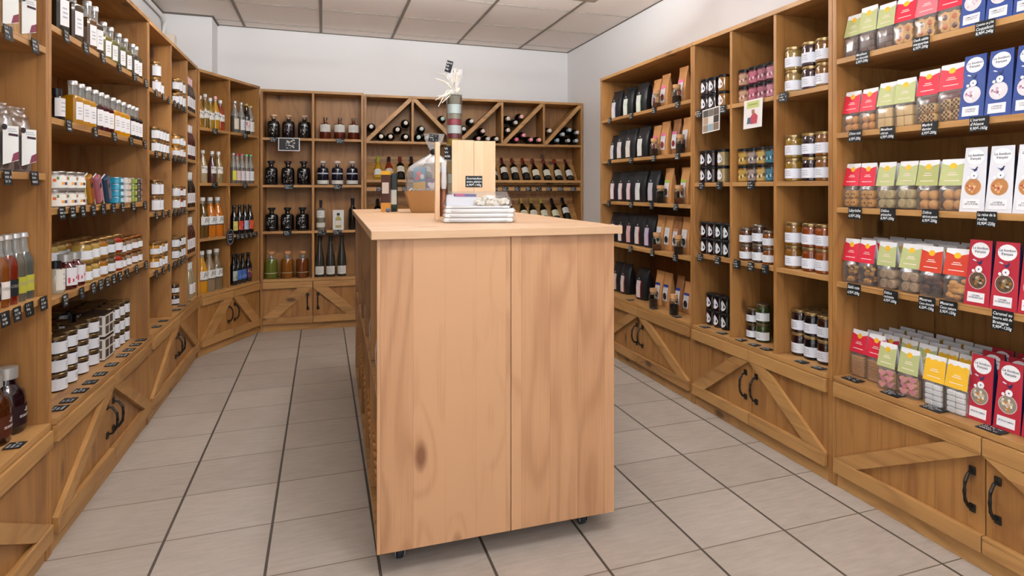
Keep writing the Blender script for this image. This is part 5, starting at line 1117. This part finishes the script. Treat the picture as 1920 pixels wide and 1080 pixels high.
TXT = {0: [(1618, ['Moelleux', 'au chocolat', '6,95€-200g']), (1728, ['Oeufs sablés', 'marguerites', '6,95€-200g']), (1848, ["Comme un p'tit", 'Coquelicot', '8,90€-240g'])],
       1: [(1604.5, ['Dôme noix', '6,95€-200g']), (1665, ['Moelleux', 'citron', '6,95€-200g']), (1744, ['Marbré', 'damier', '6,95€-200g']), (1837, ["L'ourson", "d'Alsace", '9,90€-165g'])],
       2: [(1604, ['Labyrinthe', '6,95€-200g']), (1665.5, ['Délice', 'pistache', '6,95€-200g']), (1745, ['Délice', 'abricot-pavot', '6,95€-200g']), (1851, ['La reine de la', 'ruche', '10,90€-220g'])],
       3: [(1602, ['Sablé noix', '6,95€-200g']), (1671, ['Délice', 'noisette', '6,95€-200g']), (1739, ['Macaron', 'Coco chocolat', '6,20€-150g']), (1779, ['Macaron', 'Coco nature', '5,95€-150g']), (1881, ['Caramel au', 'beurre salé de', 'Bretagne', '9,90€-120g'])]}
for i, L_ in TXT.items(): cards(R3, i, [a for a, b_ in L_], [b_ for a, b_ in L_], w=.062, h=.046)
cards(R3, 4, [1603, 1678, 1755, 1864], flat=True, w=.075, h=.045)

# ------------------------------------------------------------------ island counter on castors
ISL = empty('island_counter', (.154, 1.985, 0), R(-.93)); tag(ISL, 'pale pine island counter on castors standing in the middle of the shop', 'counter')
W_, L_ = .784, 2.06; ZB, ZT = .072, 1.0265
ob('countertop', MB().box(-.018, W_+.022, -.022, L_+.03, ZT, 1.053, PALE_Y, bev=.002), ISL)
ob('front_board', MB().box(0, .4175, 0, .02, ZB, ZT-.0005, PALE_V, bev=.0012), ISL); ob('front_board', MB().box(.4195, W_, 0, .02, ZB, ZT-.0005, PALE_V, bev=.0012), ISL)
ob('back_board', MB().box(0, W_, L_-.02, L_, ZB, ZT-.0005, PALE_V, bev=.0012), ISL)
ob('bottom_board', MB().box(.001, W_-.001, .0205, L_-.0205, ZB, ZB+.022, WOOD_H, bev=.0012), ISL)
ob('middle_shelf', MB().box(.001, W_-.001, .0205, L_-.0205, .535, .555, WOOD_H, bev=.0012), ISL)
ob('spine_panel', MB().box(W_/2-.009, W_/2+.009, .0205, L_-.0205, ZB+.023, .534, WOOD_V), ISL); ob('spine_panel', MB().box(W_/2-.009, W_/2+.009, .0205, L_-.0205, .556, ZT-.001, WOOD_V), ISL)
cy = [.02]+[.40*k+.02 for k in range(1, 5)]+[L_-.02]
for y in cy[1:-1]:
    for z0, z1 in ((ZB+.023, .534), (.556, ZT-.001)):
        for x0, x1 in ((.003, W_/2-.0095), (W_/2+.0095, W_-.003)): ob('divider', MB().box(x0, x1, y-.009, y+.009, z0, z1, WOOD_V, bev=.001), ISL)
RUB = mat('#2a2b2e', .6); STL = mat('#8d9298', .3, 0, .9)
for x, y in ((.075, .085), (W_-.085, .085), (.075, L_-.1), (W_-.085, L_-.1)):
    cst = ob('castor', MB().box(x-.02, x+.02, y-.03, y+.03, ZB-.006, ZB-.0005, STL).box(x-.016, x-.013, y-.018, y+.022, .02, ZB-.006, STL).box(x+.013, x+.016, y-.018, y+.022, .02, ZB-.006, STL), ISL)
    ob('wheel', MB().lathe([(.022, -.011), (.026, -.008), (.026, .008), (.022, .011)], RUB, 18, T=Matrix.Translation((x, y+.01, .0265)) @ Matrix.Rotation(PI/2, 4, 'Y')), cst)
def isl(x, y, z=0): c, s_ = math.cos(R(-.93)), math.sin(R(-.93)); return (.154+x*c-y*s_, 1.985+x*s_+y*c, z)
# wicker baskets in the lower cells and filled pouches above, on the left side
def basket():
    b = MB(); w_, d_, h_ = .27, .28, .27; wk = [mat('#a8743c', .8), mat('#8a5826', .8), mat('#b88a50', .8)]
    loft(b, [(w_*.44, d_*.44, 0), (w_*.48, d_*.48, h_*.5), (w_*.5, d_*.5, h_-.012), (w_*.46, d_*.46, h_-.012), (w_*.42, d_*.42, .012)], wk[1], 28, 8)
    n = 13
    wv = MB()
    for j in range(n):
        z = .012+j*(h_-.02)/n; k = .44+.05*min(1, z/h_*1.5)
        for i in range(36):
            a = 2*PI*(i+.5*(j % 2))/36; c, s_ = math.cos(a), math.sin(a); q = 8; den = (abs(c)**q+abs(s_)**q)**(1/q)
            wv.sphere((w_*k*c/den, d_*k*s_/den, z+.008), .011, wk[(i+j) % 3], 6, 4, (1.15, 1.15, .75))
    rim = MB(); pts = []
    for i in range(33):
        a = 2*PI*i/32; c, s_ = math.cos(a), math.sin(a); q = 8; den = (abs(c)**q+abs(s_)**q)**(1/q); pts.append((w_*.5*c/den, d_*.5*s_/den, h_-.006))
    rim.tube(pts, .009, wk[0], 6)
    return Proto('wicker_basket', b, [('weave', wv), ('rim', rim)])
BK = basket(); FP = pouch(.12, .16, .07, '#8c8078', '#cfcac4', None, 0, .5)
for k in range(5):
    ym = (cy[k]+cy[k+1])/2; sfx = 'first second third fourth fifth'.split()[k]
    BK.put(isl(.148, ym, ZB+.0225), (0, 0, R(-.93)), 'woven wicker basket in %s lower cell from front, island left side' % sfx, 'basket', 'wicker baskets in the island')
    for j in (0, 1): FP.put(isl(.052, ym-.09+.16*j, .5555), (0, 0, R(-90.9)), 'grey crinkled pouch, %s of pair in %s upper cell, island left side' % (('nearer', 'farther')[j], sfx), 'bag', 'pouches in the island')

# ------------------------------------------------------------------ on the counter
ZC = 1.0535
def at(px, py, z=ZC):
    Y = F_PX*(CAM_H-z)/(py-CY); return cam2room((px-CX)/F_PX*Y, Y)
# bare wood display crate, open at the top, sliding board half across its front
cx0, cy0 = .425, 2.56
cr = empty('display_crate', (cx0, cy0, ZC), R(-8)); tag(cr, 'bare wooden display crate standing on the counter with a price card', 'crate')
CW, CH, CD = .238, .315, .14
ob('side_board', MB().box(0, .018, 0, CD, 0, CH, BARE, bev=.001), cr); ob('side_board', MB().box(CW-.018, CW, .0195, CD, 0, CH, BARE, bev=.001), cr)
ob('back_board', MB().box(.0185, CW-.0185, CD-.012, CD, 0, CH*.62, mat('#b97c58', .6)), cr); ob('base_board', MB().box(.0185, CW-.0185, .02, CD-.0125, 0, .012, BARE), cr)
ob('front_board', MB().box(.066, .154, -.002, .018, 0.0005, CH+.008, BARE, bev=.001), cr); ob('front_board', MB().box(.1548, CW+.004, -.002, .018, 0.0005, CH+.006, BARE, bev=.001), cr)
def crate(x, y, z): c, s_ = math.cos(R(-8)), math.sin(R(-8)); return (cx0+x*c-y*s_, cy0+x*s_+y*c, ZC+z)
card(.068, .045, ('Gourmandises', 'entre plaisirs', '6,90€-140g'), 3).put(crate(.154, -.0035, .178), (0, 0, R(-8)), 'black price card pinned on the front of the bare wooden crate', 'price card', 'handwritten price cards')
# tall tube of sweets tied with raffia
b = MB(); b.lathe([(.031, 0), (.032, .004), (.032, .5), (.031, .504)], GLASS, 22)
f = MB(); zz = .006
for c_, t_ in (('#6a4a3c', .05), ('#d8d4d0', .03), ('#c8b8a8', .05), ('#dcdad8', .04), ('#b89a6c', .05), ('#e0dedc', .045), ('#b08a3c', .05), ('#7a2c34', .02), ('#d9d7da', .035), ('#a83c4c', .025), ('#a89888', .022), ('#dfe0e2', .04), ('#8a7a6c', .035)):
    f.lathe([(.0295, zz), (.0295, zz+t_-.0015)], mat(c_, .45, .6), 18); zz += t_
rf = MB(); RA = mat('#ece6d8', .6); rg = random.Random(9)
rf.tube([(.0, -.034, .505), (.01, -.02, .52), (.0, 0, .53)], [.008, .012, .01], RA, 8)
for i in range(15):
    a = rg.uniform(0, 2*PI); q = rg.uniform(.03, .075); up = rg.uniform(.02, .1)
    rf.tube([(0, 0, .522), (q*.5*math.cos(a), q*.5*math.sin(a), .522+up*.9), (q*math.cos(a), q*math.sin(a), .522+up)], [.0035, .003, .001], RA, 5)
for i in range(6):
    a = rg.uniform(2.8, 3.6); q = rg.uniform(.05, .085); rf.tube([(0, -.01, .52), (-q*.5, -.02, .515-.01*i*.5), (-q, -.025, .50-.022*rg.uniform(.2, 2.6))], [.003, .0026, .0018], RA, 5)
rf.tube([(0, 0, .52), (-.045, -.01, .555), (-.08, -.012, .562)], [.003, .004, .004], RA, 6)
frl = MB(); loft(frl, [(.03, .03, .5), (.012, .012, .53), (.03, .012, .57), (.038, .01, .61)], WHITEFILM, 14, 2)
tb = Proto('sweets_tube', b, [('sweets', f), ('raffia_bow', rf, 'pale raffia bow'), ('gathered_film', frl)])
tb.put(crate(.079, .062, .0125), (0, 0, 0), 'tall clear tube of layered sweets tied with raffia, standing in the crate', 'tube of sweets', None)
card(.026, .048, None, 2).put(crate(.062, .05, .652), (0, R(14), R(-8)), 'small black price tag tucked in the raffia bow of the tube', 'price card', 'handwritten price cards')
card(.03, .055, None, 4).put(crate(.051, .02, .30), (0, 0, R(-30)), 'small black price tag hanging on the tube beside the crate board', 'price card', 'handwritten price cards')
b = MB(); loft(b, [(.01, .006, 0), (.0125, .01, .03), (.01, .009, .075), (.013, .004, .11)], WHITEFILM, 12, 3)
f = MB(); loft(f, [(.008, .005, .002), (.010, .008, .03), (.008, .007, .07)], mat('#d9d6d8', .6), 10, 3)
Proto('small_packet', b, [('filling', f)]).put(crate(.0345, .034, .125), (0, 0, 0), 'small clear packet hanging inside the left of the crate', 'packet', None)
b = MB(); loft(b, [(.011, .026, 0), (.012, .03, .1), (.011, .026, .12)], mat('#a86c4c', .5, .4), 14, 4)
Proto('biscuit_pack', b, []).put(crate(.0325, .085, .0125), (0, 0, 0), 'reddish brown pack standing inside the left of the crate', 'packet', None)
# flat white nougat trays
b = MB(); b.box(-.128, .128, -.05, .05, 0, .0155, mat('#dfdcd9', .5, .3), bev=.005)
f = MB(); loft(f, [(.13, .052, .001), (.136, .056, .008), (.13, .052, .0165)], WHITEFILM, 24, 6)
NT = Proto('nougat_tray', b, [('film', f)])
tx, ty = .555, 2.36
for k in range(3): NT.put((tx+.003*k, ty+.004*k, ZC+.001+.0172*k), (0, 0, R(-14+k)), 'flat white wrapped nougat tray, %s in the pile before the crate' % ('lowest', 'middle', 'highest')[k], 'tray', 'flat nougat trays')
b = MB(); rg = random.Random(4)
b.box(-.118, .118, -.045, .045, 0, .008, mat('#ebe9e8', .5), bev=.002); b.box(-.118, -.004, .0, .004, .008, .05, mat('#e4e6ee', .5)); b.prism([(-.09, .044), (-.005, .042), (-.005, .052), (-.09, .054)], -.003, -.0015, mat('#3c3484', .5)); b.prism([(-.085, .046), (-.05, .045), (-.05, .0535), (-.085, .0545)], -.0045, -.0032, mat('#c04c84', .5))
f2 = MB()
for i in range(46):
    x = rg.uniform(-.01, .11); y = rg.uniform(-.034, .036); z = .012+rg.uniform(0, .03)*(1-abs(x-.05)/.09)+.012*(y+.03)/.06; s_ = rg.uniform(.008, .012)
    Tm = Matrix.Translation((x, y, z)) @ Matrix.Rotation(rg.uniform(0, 3), 4, 'Z') @ Matrix.Rotation(rg.uniform(-.6, .6), 4, 'X')
    f2.box(-s_, s_, -s_*.7, s_*.7, -s_*.55, s_*.55, mat(('#efe9de', '#e9dfcc', '#f1eee8')[i % 3], .7), Tm, bev=.002)
f = MB(); loft(f, [(.122, .048, 0), (.13, .05, .012), (.118, .046, .045), (.11, .03, .062)], CELLO, 24, 5); crumple(f, .0015, rg, .06)
Proto('nougat_bag', b, [('nougat_pieces', f2), ('film', f)]).put((tx+.0, ty+.014, ZC+.0535), (0, 0, R(-12)), 'clear bag of white nougat pieces on top of the tray pile', 'bag', None)
# kraft gift basket
gx, gy = .56, 3.42
WRAP = film('crinkled_cellophane', '#f4f4f4', .3, .16, .2, '#ffffff')
b = MB(); loft(b, [(.115, .075, 0), (.15, .1, .115), (.144, .094, .115), (.11, .07, .006)], mat('#b08656', .55, .2), 28, 7)
GB = {}
bk = MB(); bk.box(-.104, -.04, -.04, .03, .01, .24, mat('#2f8fbf', .5), bev=.002); bk.add([(-.104, -.0405, .11), (-.04, -.0405, .11), (-.04, -.0405, .165), (-.104, -.0405, .158)], [(0, 1, 2, 3)], mat('#e0b23a', .5)); TI = Matrix.Identity(4); disc(bk, -.075, .205, .012, .013, mat('#d8405a', .5), TI, .0412); disc(bk, -.058, .19, .011, .013, mat('#e9e6e4', .5), TI, .0416); disc(bk, -.084, .18, .011, .011, mat('#d8405a', .5), TI, .0414)
bk2 = MB(); bk2.box(-.036, .028, -.062, -.01, .01, .18, mat('#5c5484', .5), bev=.002); bk2.prism([(-.004+.024*math.sin(t)**3, .145+.022*(.8125*math.cos(t)-.3125*math.cos(2*t)-.125*math.cos(3*t))) for t in [2*PI*k/20 for k in range(20)]], -.0635, -.0622, mat('#e4e2ea', .5))
bk3 = MB(); loft(bk3, [(.028, .024, .01), (.03, .026, .15), (.02, .016, .2)], mat('#cfa060', .6), 14, 3, T=Matrix.Translation((.06, -.02, 0)))
bk4 = MB(); bk4.box(.03, .095, .022, .05, .01, .235, mat('#3f9ac4', .5), bev=.002)
shr = MB(); rg = random.Random(2)
for i in range(30):
    x, y = rg.uniform(-.115, .115), rg.uniform(-.082, -.074); a = rg.uniform(-.2, .2); shr.tube([(x-.02*math.cos(a), y-.015*math.sin(a), .108), (x, y, .122+.01*rg.random()), (x+.02*math.cos(a), y+.015*math.sin(a), .11)], .0022, mat('#d6d0c8', .6), 4)
flm = MB(); loft(flm, fine_secs([(.146, .096, .117), (.14, .09, .2), (.125, .075, .243), (.07, .05, .28), (.018, .016, .315), (.02, .016, .33), (.045, .024, .38), (.055, .02, .42)], 3), WRAP, 26, 3, caps=False)
rg = random.Random(8); flm.v = [(x*(1+rg.uniform(-.06, .06)), y*(1+rg.uniform(-.08, .08)), z) for x, y, z in flm.v]
kn = MB(); kn.sphere((.0, -.02, .322), .018, mat('#1a1a1c', .5), 12, 8, (1, .5, 1)); kn.tube([(0, 0, .315), (-.035, -.01, .29), (-.06, -.02, .25)], [.006, .005, .002], mat('#e9e4dc', .5), 6); kn.tube([(0, 0, .315), (.035, -.01, .295), (.06, -.02, .26)], [.006, .005, .002], mat('#e9e4dc', .5), 6)
Proto('gift_basket', b, [('shredded_paper', shr), ('cellophane_wrap', flm), ('bow', kn)]).put((gx, gy, ZC), (0, 0, R(-14)), 'kraft gift basket wrapped in gathered cellophane, left of the crate', 'gift basket', None)
for nm, mb, lb in (('gift_carton', bk, 'blue and yellow carton inside the cellophane gift basket'), ('gift_carton', bk2, 'purple carton with a pale heart inside the gift basket'), ('biscuit_pack', bk3, 'golden pack inside the right of the gift basket'), ('gift_carton', bk4, 'plain blue carton at the back of the gift basket')):
    Proto(nm, mb, []).put((gx, gy, ZC), (0, 0, R(-14)), lb, 'carton', None)
card(.05, .04, None, 1).put((gx-.004, gy-.03, ZC+.415), (R(-8), R(6), R(-14)), 'black price card clipped on the gathered top of the gift basket', 'price card', 'handwritten price cards')
# brown packs to the left of the basket
b = MB(); b.box(-.024, .024, -.022, .022, 0, .2, mat('#4c2c22', .45, .3), bev=.003); q = MB(); q.box(-.0245, .0245, -.0225, .0225, .2005, .222, mat('#d8a52c', .45), bev=.002); q2 = MB(); q2.box(-.0243, .0243, -.0223, .0223, .0, .05, mat('#c99040', .5)); q3 = MB(); q3.box(-.018, .018, -.0229, -.0223, .1, .16, mat('#cfc4b8', .6))
PK = Proto('chocolate_carton', b, [('yellow_cap', q), ('tan_band', q2), ('paper_label', q3)])
x, y = .325, 3.56; PK.put((x, y, ZC), (0, 0, R(-16)), 'brown carton with yellow top left of the gift basket', 'carton', 'chocolate cartons'); 
b = MB(); b.box(-.015, .015, -.018, .018, 0, .21, mat('#1e2a22', .4, .4), bev=.003); q = MB(); q.box(-.0145, .0145, -.0186, -.018, .04, .12, mat('#d0d4c8', .6))
Proto('chocolate_carton', b, [('pale_label', q)]).put((x+.046, y+.02, ZC), (0, 0, R(-16)), 'dark green narrow carton between brown carton and gift basket', 'carton', 'chocolate cartons')
b = MB(); b.sphere((0, 0, .012), .012, mat('#4a5c84', .4, .5), 12, 8); 
tag(ob('wrapped_sweet', b, loc=(.325, 3.46, ZC)), 'small blue wrapped sweet lying before the brown carton', 'sweet')
